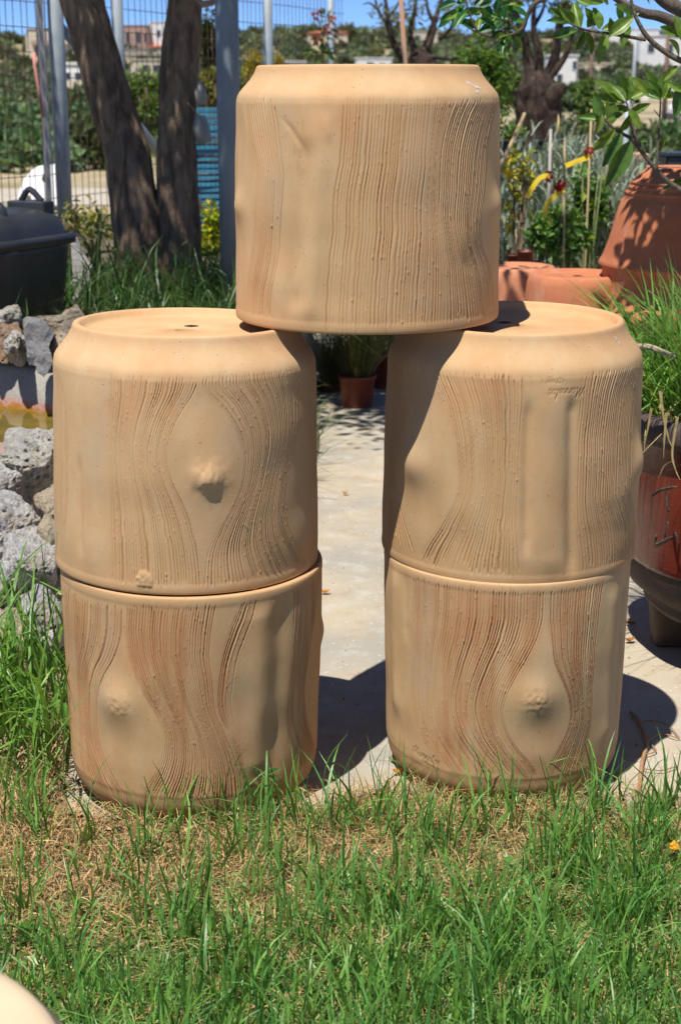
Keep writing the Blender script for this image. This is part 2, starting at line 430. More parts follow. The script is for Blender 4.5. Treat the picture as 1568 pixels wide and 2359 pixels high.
    bf = np.clip((Z - 0.004) / 0.05, 0, 1) * np.clip((ZC + 0.004 - Z) / 0.07, 0, 1); bf = bf * bf * (3 - 2 * bf)
    Rd = Rr + disp * rimfade + broad * (0.1 + 0.9 * bf)
    rows_r = [Rd]; rows_z = [Z]
    wob_top = np.interp(TH, np.linspace(-math.pi, math.pi, 40), np.concatenate([rng.uniform(-1, 1, 39), [0]])) * 0.0006
    kz = (POT_H - ZC) / 0.0565      # slanting shoulder up to the foot ring, then the sunk base with its drain hole
    pt = [(.2369 - dr, ZC + dz * kz) for dr, dz in ((.0016, .0045), (.0050, .0100), (.0105, .0165), (.0180, .0245), (.0252, .0330), (.0308, .0412), (.0342, .0485), (.0355, .0525), (.0375, .0553), (.0410, .0565))]
    pt = np.array(pt + [(.1915, .4550), (.1880, .4518), (.1845, .4460), (.1805, .4417), (.1755, .4401), (.1500, .4396), (.0800, .4394), (.0200, .4392), (.0185, .4375), (.0180, .4150)])
    if flip: pt = np.array([(.2364, .405), (.2352, .4145), (.2318, .424), (.2268, .433), (.2205, .4405), (.2130, .4465), (.2050, .4510), (.1980, .4540), (.1930, .4555), (.1800, .4555), (.1760, .4490), (.1700, .4455), (.1500, .4450), (.0800, .4448), (.0200, .4447), (.0185, .4430), (.0180, .4150)])
    for r, z in pt:
        rows_r.append((np.full_like(TH, r) + (wob_top if r > 0.19 else 0))[None]); rows_z.append((np.full_like(TH, z))[None])
    # inside wall, from the rim upwards
    inner = [(0.2405, 0.0003), (0.2340, 0.0006), (0.2260, 0.004), (0.2235, 0.012), (0.2190, 0.10), (0.2140, 0.30), (0.2000, 0.40), (0.10, 0.408), (0.0180, 0.409)]
    ir = [np.full_like(TH, r)[None] for r, z in inner][::-1]; iz = [np.full_like(TH, z)[None] for r, z in inner][::-1]
    RR = np.concatenate(ir + rows_r, 0); ZZ = np.concatenate(iz + rows_z, 0)
    C2 = np.zeros_like(RR); Gv = np.zeros_like(RR); k0 = len(inner); C2[k0:k0 + nb] = comb; Gv[k0:k0 + nb] = groove
    TT = np.broadcast_to(TH, RR.shape); nr, nc = RR.shape
    sgn = -1.0 if flip else 1.0
    zz = (POT_H - ZZ) if flip else ZZ
    V = np.stack([RR * np.sin(TT), -RR * np.cos(TT), zz], -1).reshape(-1, 3)
    idx = np.arange(nr * nc).reshape(nr, nc); nxt = np.roll(idx, -1, axis=1)
    # the inside does not need the fine columns, but the shared columns keep the rim closed
    F = np.stack([idx[:-1], nxt[:-1], nxt[1:], idx[1:]], -1).reshape(-1, 4)
    if flip: F = F[:, ::-1]
    me = mesh_np(name, V, F, True)
    point_float(me, C2, 'comb'); point_float(me, Gv, 'groove')
    return obj(name, me, mat or M_CLAY)

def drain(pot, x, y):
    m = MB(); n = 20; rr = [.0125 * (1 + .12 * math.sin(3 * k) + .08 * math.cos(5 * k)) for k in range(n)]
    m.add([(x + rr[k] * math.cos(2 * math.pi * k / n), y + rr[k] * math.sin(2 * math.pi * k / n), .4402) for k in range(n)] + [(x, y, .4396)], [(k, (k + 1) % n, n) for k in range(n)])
    m.build('drain_hole', simple('painted_hole_shade', (.035, .02, .012), (.06, .035, .02), .95, 60, .2), pot, True)  # flat dark disc: the shade inside the hole is put into its colour
def face_cam(x, y):
    return math.atan2(x, y) * -1.0      # turn the carved front towards the camera

# --- upper left (upside down), read at 1.537 px per source px from source origin (180, 1100)
potB = make_pot('log_planter', 11, (800, 732, 1475, 205), (772, 733, 312, 92),
  bands=[
    ([(52, 352), (66, 700), (78, 1100), (92, 1380)], [(80, 372), (140, 560), (166, 900), (160, 1180), (150, 1330)], 10, .0007, .15),
    ([(372, 396), (374, 700), (380, 1000), (385, 1300), (390, 1655)], [(850, 388), (834, 480), (745, 635), (696, 780), (690, 900), (722, 1020), (790, 1180), (838, 1350), (860, 1500), (872, 1652)], 31, .0019, .25),
    ([(856, 388), (848, 482), (935, 580), (1003, 680), (1052, 800), (1066, 930), (1050, 1050), (1002, 1180), (942, 1300), (902, 1400), (884, 1500), (876, 1652)],
     [(1375, 352), (1400, 500), (1396, 640), (1370, 820), (1330, 1000), (1318, 1180), (1350, 1330), (1430, 1480), (1470, 1530)], 37, .0016, .25)],
  knots=[(890, 985, 84, 84, .0078, 'rough'), (880, 850, 150, 190, .003, '')],
  flutes=[([(222, 900), (225, 1150), (235, 1420)], 26, -.003), ([(270, 400), (290, 1000), (300, 1600)], 70, .003), ([(1460, 420), (1470, 1000), (1500, 1450)], 50, -.003)],
  blobs=[(572, 1598, 46, 62, .0042)], ZC=.391)
potB.scale = (1.022, 1.022, 1); potB.location = (-0.296, 2.805, POT_H + 0.004); potB.rotation_euler = (R_(-0.6), R_(0.9), face_cam(-0.296, 2.805))
tag(potB, 'upside-down buff clay log planter with rough snapped-off knot, upper left in the arch', 'planter', 'buff log planters stacked in an arch')

# --- lower left (right way up), origin (200, 2030)
potD = make_pot('log_planter', 23, (782, 727, 100, 168), (822, 676, 1120, 225),
  bands=[
    ([(72, 190), (85, 500), (112, 900), (150, 1200), (170, 1270)], [(432, 270), (430, 455), (392, 580), (342, 690), (315, 800), (310, 920), (330, 1040), (385, 1170), (445, 1270), (505, 1352)], 30, .0019, .25),
    ([(436, 272), (436, 460), (482, 620), (542, 760), (602, 860), (642, 960), (646, 1050), (622, 1150), (572, 1240), (515, 1350)],
     [(915, 280), (890, 420), (880, 560), (900, 720), (915, 850), (965, 970), (1010, 1080), (1045, 1180), (1072, 1310)], 33, .0022, .25),
    ([(1050, 262), (985, 400), (938, 560), (918, 700), (920, 850), (970, 970)], [(1132, 268), (1078, 430), (1032, 560), (1010, 700), (1002, 830), (1022, 965)], 8, .0019, .2),
    ([(972, 960), (1012, 1080), (1048, 1180), (1076, 1300)], [(1022, 955), (1048, 1060), (1070, 1160), (1084, 1290)], 3, .0015, .2),
    ([(1308, 225), (1320, 400), (1312, 600), (1292, 800), (1290, 950), (1320, 1080), (1375, 1215)], [(1490, 140), (1450, 400), (1405, 700), (1402, 850), (1432, 1000), (1482, 1130)], 15, .0016, .2)],
  knots=[(425, 800, 120, 115, .0078, 'nick'), (440, 900, 120, 210, .002, '')],
  flutes=[([(1252, 330), (1245, 600), (1230, 950), (1225, 1250)], 66, -.0042), ([(1140, 330), (1130, 800), (1120, 1200)], 75, .0045), ([(1490, 430), (1497, 540)], 40, .006)],
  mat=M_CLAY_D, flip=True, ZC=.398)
potD.scale = (1.02, 1.02, 1); potD.location = (-0.291, 2.797, 0.004); potD.rotation_euler = (0, R_(0.6), face_cam(-0.28, 2.86))
tag(potD, 'upright buff clay log planter with knot left of centre, bottom left in arch', 'planter', 'buff log planters stacked in an arch')

# --- upper right (upside down), origin (1380, 1080)
potC = make_pot('log_planter', 37, (745, 702, 1452, 168), (784, 716, 285, 98),
  bands=[
    ([(112, 312), (130, 500), (122, 700), (112, 900), (100, 1100)], [(345, 370), (325, 432), (245, 600), (192, 800), (165, 1000), (158, 1120)], 17, .0014, .2),
    ([(120, 1150), (100, 1250), (95, 1420)], [(180, 1160), (215, 1300), (258, 1420), (268, 1520)], 11, .0013, .2),
    ([(352, 372), (366, 430), (438, 600), (478, 780), (492, 960), (486, 1080), (452, 1180), (395, 1290), (330, 1400), (278, 1520)],
     [(850, 375), (838, 600), (822, 800), (812, 1000), (806, 1200), (815, 1400), (832, 1612)], 27, .0019, .25),
    ([(1152, 372), (1122, 600), (1106, 900), (1100, 1200), (1118, 1400), (1135, 1588)], [(1490, 310), (1445, 480), (1422, 700), (1412, 900), (1402, 1060), (1422, 1150), (1440, 1260), (1436, 1440)], 30, .0018, .25)],
  knots=[(262, 935, 105, 105, .008, ''), (300, 900, 150, 200, .005, ''), (1440, 905, 75, 110, .011, '')],
  flutes=[([(1088, 540), (1080, 800), (1075, 1200), (1080, 1560)], 34, -.0055), ([(862, 560), (850, 900), (846, 1400)], 26, -.004), ([(965, 420), (965, 1000), (965, 1600)], 90, .005)],
  text=[('Marnelos', .0088, 1136, 462, 180, .0013), ('CERAmICS', .0060, 1050, 412, 180, .0010)], ZC=.389)
potC.scale = (1.012, 1.012, 1); potC.location = (0.331, 2.880, POT_H + 0.004); potC.rotation_euler = (R_(1.0), R_(0.3), face_cam(0.331, 2.88))
tag(potC, 'upside-down buff clay log planter stamped with a maker name, upper right of the arch', 'planter', 'buff log planters stacked in an arch')

# --- lower right (right way up), origin (1380, 2030)
potE = make_pot('log_planter', 41, (734, 686, 40, 160), (722, 670, 1020, 250),
  bands=[
    ([(236, 140), (226, 400), (220, 700), (238, 900), (292, 1040), (362, 1160), (430, 1240)],
     [(945, 205), (945, 300), (932, 420), (872, 560), (802, 680), (757, 780), (741, 880), (772, 990), (832, 1080), (892, 1150), (945, 1222)], 47, .0021, .25),
    ([(950, 205), (952, 300), (962, 450), (992, 620), (1042, 730), (1076, 820), (1081, 920), (1052, 1010), (1002, 1110), (952, 1222)],
     [(1258, 150), (1242, 260), (1226, 450), (1215, 700), (1212, 900), (1196, 1050), (1170, 1180)], 22, .0022, .25)],
  knots=[(895, 790, 120, 115, .0080, 'nick'), (900, 850, 130, 170, .003, '')],
  flutes=[([(1372, 200), (1370, 600), (1360, 1050)], 40, -.006), ([(1300, 250), (1300, 1000)], 60, .004), ([(140, 160), (130, 500), (140, 900)], 50, .004), ([(200, 160), (200, 500)], 30, -.002)],
  text=[('Marnelos', .0090, 246, 1130, -8, .0013), ('CERAmICS', .0058, 290, 1180, -8, .0010)],
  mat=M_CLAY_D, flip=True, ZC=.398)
potE.scale = (.982, .982, 1); potE.location = (0.328, 2.868, 0.004); potE.rotation_euler = (0, 0, face_cam(0.33, 2.945))
tag(potE, 'upright buff clay log planter with round knot right of centre, bottom right of the arch', 'planter', 'buff log planters stacked in an arch')

# --- the one on top (upside down), origin (820, 200), 1.479 px per source px
potA = make_pot('log_planter', 53, (785, 717, 1405, 100), (781, 715, 214, 10),
  bands=[
    ([(73, 235), (76, 500), (80, 800), (88, 1000), (130, 1210)], [(100, 235), (92, 420), (86, 620), (90, 820), (100, 1010), (134, 1212)], 5, .0012, .1),
    ([(118, 236), (152, 450), (190, 620), (197, 800), (188, 950), (167, 1100), (148, 1245), (140, 1400)], [(312, 240), (345, 450), (368, 650), (356, 850), (338, 1050), (305, 1300), (290, 1440)], 15, .0020, .25),
    ([(640, 222), (634, 500), (602, 700), (586, 950), (570, 1150), (552, 1494)], [(1110, 226), (1092, 500), (1070, 800), (1060, 1100), (1042, 1494)], 27, .0013, .35),
    ([(1112, 226), (1094, 500), (1072, 800), (1062, 1100), (1044, 1494)], [(1225, 226), (1185, 350), (1150, 500), (1140, 700), (1142, 850), (1160, 1000), (1172, 1200), (1174, 1490)], 8, .0016, .25),
    ([(1232, 226), (1190, 350), (1154, 500), (1143, 700), (1145, 850), (1163, 1000), (1175, 1200), (1177, 1490)], [(1484, 232), (1446, 330), (1410, 480), (1394, 650), (1376, 850), (1378, 980), (1420, 1100), (1455, 1250), (1476, 1390)], 24, .0026, .25)],
  knots=[(112, 800, 75, 75, .007, ''), (1455, 800, 80, 85, .009, '')],
  flutes=[([(470, 480), (450, 900), (420, 1350)], 60, -.005), ([(540, 300), (525, 900), (490, 1450)], 60, .005), ([(345, 330), (400, 400), (458, 500)], 22, -.0018), ([(582, 350), (590, 420)], 20, .003), ([(430, 1150), (425, 1300)], 20, .002)],
  blobs=[])
potA.scale = (1.01, 1.01, 1); potA.location = (0.0505, 2.882, 2 * POT_H + 0.006); potA.rotation_euler = (R_(0.4), R_(-0.1), face_cam(0.0505, 2.882))
tag(potA, 'upside-down buff clay log planter bridging the two stacks, topmost', 'planter', 'buff log planters stacked in an arch')

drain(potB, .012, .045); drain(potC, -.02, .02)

# ------------------------------------------------------------------ terrain
def sstep(a, b, x):
    t = np.clip((x - a) / (b - a), 0, 1); return t * t * (3 - 2 * t)
def terrain(x, y):
    x = np.asarray(x, float); y = np.asarray(y, float)
    z = 0.3 * sstep(30, 80, y) + 2.2 * sstep(80, 330, y) + 20.5 * sstep(330, 690, y) - 6 * sstep(720, 1100, y)
    und = np.sin(x * 0.021 + 1.0) * 0.5 + np.sin(x * 0.047 + y * 0.013) * 0.35 + np.sin(x * 0.009 - y * 0.02 + 2) * 0.5
    return z + und * 2.3 * sstep(320, 600, y)
def hit(px, py):
    d = ray(px, py); t = 20.0
    while t < 1400:
        p = Vector((0, 0, CAM_H)) + d * t
        if p.z <= float(terrain(p.x, p.y)): return p
        t *= 1.004
    p = Vector((0, 0, CAM_H)) + d * 690
    p.z = float(terrain(p.x, p.y)); return p

def ground_material():
    m = bpy.data.materials.new('dry_earth_and_scrub'); nt, N, L = nodes_of(m); bs = N['Principled BSDF']
    tc = N.new('ShaderNodeTexCoord').outputs['Object']
    a = tex_noise(nt, 0.06, 5, 0.6, tc); b = tex_noise(nt, 0.7, 6, 0.65, tc); c = tex_noise(nt, 9, 5, 0.7, tc)
    col = mix_rgb(nt, (0.36, 0.27, 0.15), (0.44, 0.37, 0.25), ramp(nt, b, 0.4, 0.62))
    col = mix_rgb(nt, col, (0.10, 0.12, 0.05), ramp(nt, a, 0.45, 0.6, 0, 0.75))
    col = mix_rgb(nt, col, (0.16, 0.12, 0.07), ramp(nt, c, 0.5, 0.75, 0, 0.6))
    L.new(col, bs.inputs['Base Color']); bs.inputs['Roughness'].default_value = 0.95
    L.new(bump(nt, c, 0.6, 0.02), bs.inputs['Normal']); return m
ys = np.concatenate([np.arange(-8, 34, 2.0), np.geomspace(34, 1600, 90)])
xs = np.concatenate([-np.geomspace(700, 12, 34), np.arange(-10, 10.1, 2.0), np.geomspace(12, 700, 34)])
X, Y = np.meshgrid(xs, ys); Zt = terrain(X, Y) - 0.012
V = np.stack([X, Y, Zt], -1).reshape(-1, 3); idx = np.arange(len(V)).reshape(X.shape)
F = np.stack([idx[:-1, :-1], idx[:-1, 1:], idx[1:, 1:], idx[1:, :-1]], -1).reshape(-1, 4)
tag(obj('ground', mesh_np('ground', V, F), ground_material()), kind='structure')

# concrete path through the yard
def concrete_material():
    m = bpy.data.materials.new('worn_concrete'); nt, N, L = nodes_of(m); bs = N['Principled BSDF']
    tc = N.new('ShaderNodeTexCoord').outputs['Object']
    a = tex_noise(nt, 2.2, 5, 0.6, tc); b = tex_noise(nt, 11, 6, 0.65, tc); c = tex_noise(nt, 90, 4, 0.7, tc); d = tex_noise(nt, 330, 3, 0.6, tc)
    col = mix_rgb(nt, (0.43, 0.365, 0.27), (0.32, 0.30, 0.255), ramp(nt, a, 0.4, 0.62))
    col = mix_rgb(nt, col, (0.46, 0.435, 0.375), ramp(nt, b, 0.52, 0.7, 0, 0.8))
    col = mix_rgb(nt, col, (0.33, 0.24, 0.15), ramp(nt, b, 0.45, 0.30, 0, 0.6))
    col = mix_rgb(nt, col, (0.27, 0.25, 0.21), ramp(nt, c, 0.58, 0.72, 0, 0.6))
    vo = N.new('ShaderNodeTexVoronoi'); vo.inputs['Scale'].default_value = 62; L.new(tc, vo.inputs['Vector'])
    peb = ramp(nt, vo.outputs['Distance'], 0.20, 0.28, 1, 0)
    sel = N.new('ShaderNodeMath'); sel.operation = 'GREATER_THAN'; sel.inputs[1].default_value = 0.86
    sep = N.new('ShaderNodeSeparateColor'); L.new(vo.outputs['Color'], sep.inputs[0]); L.new(sep.outputs[0], sel.inputs[0])
    mu = N.new('ShaderNodeMath'); mu.operation = 'MULTIPLY'; L.new(peb, mu.inputs[0]); L.new(sel.outputs[0], mu.inputs[1])
    col = mix_rgb(nt, col, (0.47, 0.45, 0.41), mu.outputs[0])
    L.new(col, bs.inputs['Base Color']); bs.inputs['Roughness'].default_value = 0.9; bs.inputs['Specular IOR Level'].default_value = 0.25
    n1 = bump(nt, c, 0.5, 0.004); L.new(bump(nt, d, 0.45, 0.0015, bump(nt, b, 0.3, 0.012, n1)), bs.inputs['Normal'])
    return m
M_CONC = concrete_material()
edge = []
for k in range(60):
    x = -0.56 + 3.4 * k / 59.0
    edge.append((x, 2.60 + 0.03 * math.sin(x * 9) + 0.02 * math.sin(x * 31) + (0.05 if x > .1 else 0)))
V = [(x, y, 0.0) for x, y in edge] + [(x, 9.5, 0.0) for x, y in edge]
F = [(i, i + 1, 61 + i, 60 + i) for i in range(59)]
tag(obj('path', mesh_np('path', V, F, False), M_CONC), kind='structure')

# soil under the lawn
soil = simple('lawn_soil', (0.20, 0.135, 0.075), (0.09, 0.06, 0.035), 0.95, 30, 0.8, 0.01)
gx = np.linspace(-2.6, 2.6, 90); gy = np.linspace(0.2, 3.5, 70); X, Y = np.meshgrid(gx, gy)
front = 2.66 + 0.05 * np.sin(X * 5 + 1) + 0.03 * np.sin(X * 17) + 0.55 * sstep(-0.50, -0.66, X)
Zs = np.where(Y < front, 0.004 + 0.008 * np.clip((front - Y) / 0.15, 0, 1), -0.02)
V = np.stack([X, Y, Zs], -1).reshape(-1, 3); idx = np.arange(len(V)).reshape(X.shape)
F = np.stack([idx[:-1, :-1], idx[:-1, 1:], idx[1:, 1:], idx[1:, :-1]], -1).reshape(-1, 4)
tag(obj('lawn_soil', mesh_np('lawn_soil', V, F), soil), kind='structure')

# raised bed behind the pond
def bed_z(x, y):
    e = sstep(-0.10, -0.34, np.asarray(x) + 0.04 * np.sin(np.asarray(y) * 3)) * sstep(4.72, 5.1, np.asarray(y) + 0.35 * np.asarray(x) + 0.42)
    return 0.44 * e + 0.03 * np.sin(np.asarray(x) * 4 + np.asarray(y) * 3) * e - 0.03 * (1 - e)
gx = np.linspace(-7, 0.1, 90); gy = np.linspace(4.4, 13.0, 80); X, Y = np.meshgrid(gx, gy); Zb = bed_z(X, Y) * (1 - sstep(11.5, 13.0, Y)) - 0.03 * sstep(12, 13, Y)
V = np.stack([X, Y, Zb], -1).reshape(-1, 3); idx = np.arange(len(V)).reshape(X.shape)
F = np.stack([idx[:-1, :-1], idx[:-1, 1:], idx[1:, 1:], idx[1:, :-1]], -1).reshape(-1, 4)
tag(obj('planting_bed', mesh_np('planting_bed', V, F), simple('bed_soil', (0.22, 0.17, 0.10), (0.10, 0.08, 0.05), 0.95, 12, 0.8, 0.02)), kind='structure')

# lane beyond the fence
V = []; 
for k in range(41):
    x = -40 + 2 * k; V += [(x, 19.2 + 0.15 * math.sin(x), 0.002), (x, 22.6 + 0.2 * math.sin(x * 1.3), 0.002)]
F = [(2 * i, 2 * i + 2, 2 * i + 3, 2 * i + 1) for i in range(40)]
tag(obj('lane', mesh_np('lane', V, F, False), simple('pale_gravel', (0.48, 0.43, 0.35), (0.38, 0.33, 0.26), 0.95, 3, 0.4, 0.01)), kind='structure')

# ------------------------------------------------------------------ leaves and blades
def leaf_mesh(name, pos, dirs, nrm, length, width, cols, tip=0.5):
    """folded pointed leaves: base, left, tip, right"""
    n = len(pos); d = dirs / (np.linalg.norm(dirs, axis=1, keepdims=True) + 1e-9)
    s = np.cross(d, nrm); s /= (np.linalg.norm(s, axis=1, keepdims=True) + 1e-9); u = np.cross(s, d)
    L = np.asarray(length)[:, None]; W = np.asarray(width)[:, None]
    mid = pos + d * L * tip + u * W * 0.35
    V = np.stack([pos, mid + s * W * 0.5, pos + d * L, mid - s * W * 0.5], 1).reshape(-1, 3)
    b = np.arange(n)[:, None] * 4
    F = np.concatenate([b + np.array([[0, 1, 2]]), b + np.array([[0, 2, 3]])], 0)
    me = mesh_np(name, V, F, False); point_color(me, np.repeat(cols, 4, axis=0)); return me
def rand_cols(n, base, var=0.25, yellow=0.0, rng=RNG):
    b = np.array(base); c = b[None] * (1 + rng.uniform(-var, var, (n, 1))) * (1 + rng.uniform(-0.08, 0.08, (n, 3)))
    if yellow: 
        k = rng.random(n) < yellow; c[k] = c[k] * np.array([1.9, 1.35, 0.8])
    return np.clip(c, 0.005, 0.9)
def cloud(n, centre, radii, rng=RNG, shell=0.55, clumps=0, csize=0.3):
    v = rng.normal(size=(n, 3)); v /= np.linalg.norm(v, axis=1, keepdims=True)
    if clumps:
        c = rng.normal(size=(clumps, 3)); c /= np.linalg.norm(c, axis=1, keepdims=True); c *= rng.uniform(0.25, 0.95, (clumps, 1))
        p = c[rng.integers(0, clumps, n)] + v * rng.uniform(0.1, 1, (n, 1)) ** 0.5 * csize
    else:
        p = v * (rng.uniform(shell ** 3, 1, (n, 1)) ** (1 / 3))
    return p * np.array(radii) + np.array(centre), v
def foliage(name, n, centre, radii, leaf, base, mat, parent=None, var=0.35, yellow=0.05, clumps=24, csize=0.34, seed=1, aspect=0.45):
    rng = np.random.default_rng(seed)
    p, v = cloud(n, centre, radii, rng, clumps=clumps, csize=csize)
    d = v + rng.normal(size=(n, 3)) * 0.7 + np.array([0, 0, -0.15]); nr = rng.normal(size=(n, 3)) + np.array([0, -0.4, 1.0])
    L = leaf * rng.uniform(0.6, 1.3, n)
    me = leaf_mesh(name, p, d, nr, L, L * aspect, rand_cols(n, base, var, yellow, rng))
    return obj(name, me, mat, parent)

def blades(name, base, height, width, lean, bend, cols, mat, parent=None, seg=4, kink=None, tipcol=None, seed=3, face=None):
    """grass: every blade a tapering, bending strip; lean = (n,2) horizontal drift of the tip in blade lengths"""
    rng = np.random.default_rng(seed); n = len(base); h = np.asarray(height)[:, None, None]; w = np.asarray(width)
    t = np.linspace(0, 1, seg + 1)
    a = rng.uniform(0, math.pi, n) if face is None else face
    lx = lean[:, 0][:, None] * t ** 1.0 + bend[:, 0][:, None] * t ** 2.2
    ly = lean[:, 1][:, None] * t ** 1.0 + bend[:, 1][:, None] * t ** 2.2
    ll = np.sqrt(lx ** 2 + ly ** 2)
    zz = t[None] * np.ones((n, 1)) - 0.45 * np.maximum(ll - 0.15, 0) * t[None]
    if kink is not None:                         # folded-over blades
        k = kink[:, None]; over = np.maximum(t[None] - k, 0); zz = zz - over * 1.5; 
        lx = lx + over * bend[:, 0][:, None] * 1.8; ly = ly + over * bend[:, 1][:, None] * 1.8
    C = np.stack([lx, ly, zz], -1) * h + base[:, None, :]
    prof = np.interp(t, [0, 0.3, 0.75, 1.0], [0.75, 1.0, 0.7, 0.02])
    side = np.stack([np.cos(a), np.sin(a), np.zeros(n)], -1)[:, None, :] * (w[:, None] * prof[None] * 0.5)[..., None]
    V = np.stack([C - side, C + side], 2).reshape(-1, 3)
    m = seg + 1; b = (np.arange(n) * m * 2)[:, None, None]; k = (np.arange(seg) * 2)[None, :, None]
    F = (b + k + np.array([0, 1, 3, 2])[None, None]).reshape(-1, 4)
    me = mesh_np(name, V, F, True)
    cc = np.repeat(cols[:, None, :], m, 1)
    if tipcol is not None:
        mixf = np.interp(t, [0, 0.35, 1], [0.75, 0.0, 0.0])[None, :, None]; cc = cc * (1 - mixf) + np.array(tipcol)[None, None] * mixf
    point_color(me, np.repeat(cc[:, :, None, :], 2, 2).reshape(-1, 3))
    return obj(name, me, mat, parent)
M_GRASS = leafy('grass_blade', 0.42, 0.3, 0.5)
M_STRAW = leafy('dry_straw', 0.7, 0.15, 0.25)
M_LEAF = leafy('small_leaves', 0.5, 0.35, 0.4)
M_OLIVE = leafy('grey_leaves', 0.65, 0.2, 0.3)
M_GLOSSY = leafy('glossy_leaf', 0.38, 0.3, 0.5)

# ------------------------------------------------------------------ far hillside: scrub, houses, poles
M_WHITE = simple('white_render', (0.80, 0.79, 0.76), (0.70, 0.69, 0.66), 0.9, 0.6, 0.1)
M_CREAM = simple('cream_render', (0.66, 0.58, 0.44), (0.56, 0.49, 0.38), 0.9, 0.6, 0.1)
M_PINK = simple('pinkish_render', (0.46, 0.30, 0.24), (0.40, 0.26, 0.21), 0.9, 0.6, 0.1)
M_RTILE = simple('red_roof_tile', (0.56, 0.17, 0.075), (0.42, 0.13, 0.06), 0.9, 2, 0.3, 0.05)
M_PANE = simple('dark_window', (0.05, 0.06, 0.08), (0.03, 0.035, 0.045), 0.15, 2, 0.02)
M_GREYST = simple('grey_stone_wall', (0.42, 0.37, 0.30), (0.30, 0.27, 0.23), 0.95, 1.5, 0.4, 0.03)
HOUSES = []
def house(px0, px1, py0, py1, base_py, wall, label, windows=(), roof=None, balcony=(), extra=None, name='house', dist=None, depth=None):
    """a block whose front spans these places in the view; px rows are measured from the far hillside itself"""
    p = hit((px0 + px1) / 2, base_py) if dist is None else P((px0 + px1) / 2, base_py, dist)
    Yd = p.y; a = P(px0, py0, Yd); b = P(px1, py1, Yd); w = b.x - a.x; h = a.z - b.z; dpt = depth or max(6.0, w * 0.7)
    r = empty(name, ((a.x + b.x) / 2, Yd, b.z)); tag(r, label, name.replace('_', ' ').split()[-1], 'buildings on the far hillside')
    HOUSES.append(((a.x + b.x) / 2, Yd, w / 2, b.z + 0.15 * h))
    m = MB(); m.box((0, dpt / 2, h / 2 - 1.5), (w, dpt, h + 3.0)); m.build('wall', wall, r)
    if roof == 'hip':
        m = MB(); o = 0.5; rh = h * 0.35 if h < 4 else 1.6
        m.add([(-w / 2 - o, -o, h + .02), (w / 2 + o, -o, h + .02), (w / 2 + o, dpt + o, h + .02), (-w / 2 - o, dpt + o, h + .02), (-w * .16, dpt / 2, h + rh), (w * .16, dpt / 2, h + rh)],
              [(0, 1, 5, 4), (1, 2, 5), (2, 3, 4, 5), (3, 0, 4), (3, 2, 1, 0)]); m.build('roof', M_RTILE, r)
    else:
        m = MB(); m.box((0, dpt / 2, h + 0.16), (w + 0.3, dpt + 0.3, 0.3)); m.build('parapet', wall, r)
    for (u0, u1, v0, v1) in windows:
        x0, x1 = -w / 2 + u0 * w, -w / 2 + u1 * w; z0, z1 = v0 * h, v1 * h
        f = MB()
        for (cx, cz, sx, sz) in (((x0 + x1) / 2, z0, x1 - x0 + .2, .12), ((x0 + x1) / 2, z1, x1 - x0 + .2, .12), (x0, (z0 + z1) / 2, .12, z1 - z0), (x1, (z0 + z1) / 2, .12, z1 - z0)):
            f.box((cx, -0.05, cz), (sx, .14, sz))
        wf = f.build('window', wall, r)
        g = MB(); g.box(((x0 + x1) / 2, -0.01, (z0 + z1) / 2), (x1 - x0, .06, z1 - z0)); g.build('pane', M_PANE, wf)
    for (u0, u1, v, mat) in balcony:
        x0, x1 = -w / 2 + u0 * w, -w / 2 + u1 * w
        g = MB(); g.box(((x0 + x1) / 2, -0.8, v * h), (x1 - x0, 1.6, .25)); g.box(((x0 + x1) / 2, -1.5, v * h + .5), (x1 - x0, .15, .9)); g.build('balcony', mat, r)
    return r
house(57, 205, 66, 128, 130, M_CREAM, 'cream two storey house with dark balconies at far left', [(.18, .30, .62, .88), (.14, .36, .1, .38), (.62, .95, .55, .9)], balcony=[(.1, .4, .46, M_PINK), (.58, 1, .48, M_CREAM)])
house(128, 208, 148, 215, 218, M_WHITE, 'white house with a brown veranda left of the leaning trunk', [(.2, .45, .35, .75), (.55, .85, .35, .75)], balcony=[(0, 1, .2, M_CREAM)])
house(283, 344, 58, 112, 128, M_PINK, 'brownish pink house under a flat roof on the ridge', [(.1, .25, .3, .75), (.5, .68, .3, .75), (.8, .92, .3, .7)])
house(344, 396, 50, 118, 128, M_WHITE, 'plain white block beside the brownish pink house', [(.3, .5, .5, .75)])
house(300, 392, 138, 186, 190, M_CREAM, 'cream house with a deep shaded balcony between the trunks', [(.22, .5, .3, .8), (.56, .92, .3, .8)], balcony=[(.2, 1, .22, M_CREAM)])
house(345, 372, 106, 124, 130, M_CREAM, 'tiny house with red hipped roof above the cream balcony house', [(.3, .6, .3, .7)], roof='hip')
house(268, 345, 112, 132, 134, M_GREYST, 'long stone retaining wall below the pink house', name='terrace_wall')
house(705, 802, 74, 92, 96, M_CREAM, 'house with wide orange red tiled roof above the olive wood', [(.2, .35, .3, .8), (.6, .75, .3, .8)], roof='hip')
house(818, 905, 134, 158, 162, M_WHITE, 'low pale grey flat roofed shed behind the top planter', [(.3, .5, .2, .7)], name='shed')
house(632, 705, 141, 158, 160, M_WHITE, 'low white flat roofed building right of the thick post', [(.2, .4, .2, .7), (.6, .8, .2, .7)])
house(1262, 1330, 128, 198, 202, M_WHITE, 'white cubic house right of the gnarled olive trunk', [(.80, .96, .55, .85), (.30, .50, .06, .42), (.1, .2, .6, .85)])
house(1340, 1412, 146, 160, 170, M_CREAM, 'low ochre wall and terrace beside the white cubic house', name='terrace_wall')
house(1476, 1580, 82, 158, 168, M_WHITE, 'large white house at the far upper right', [(.15, .3, .5, .78), (.55, .7, .5, .78)])
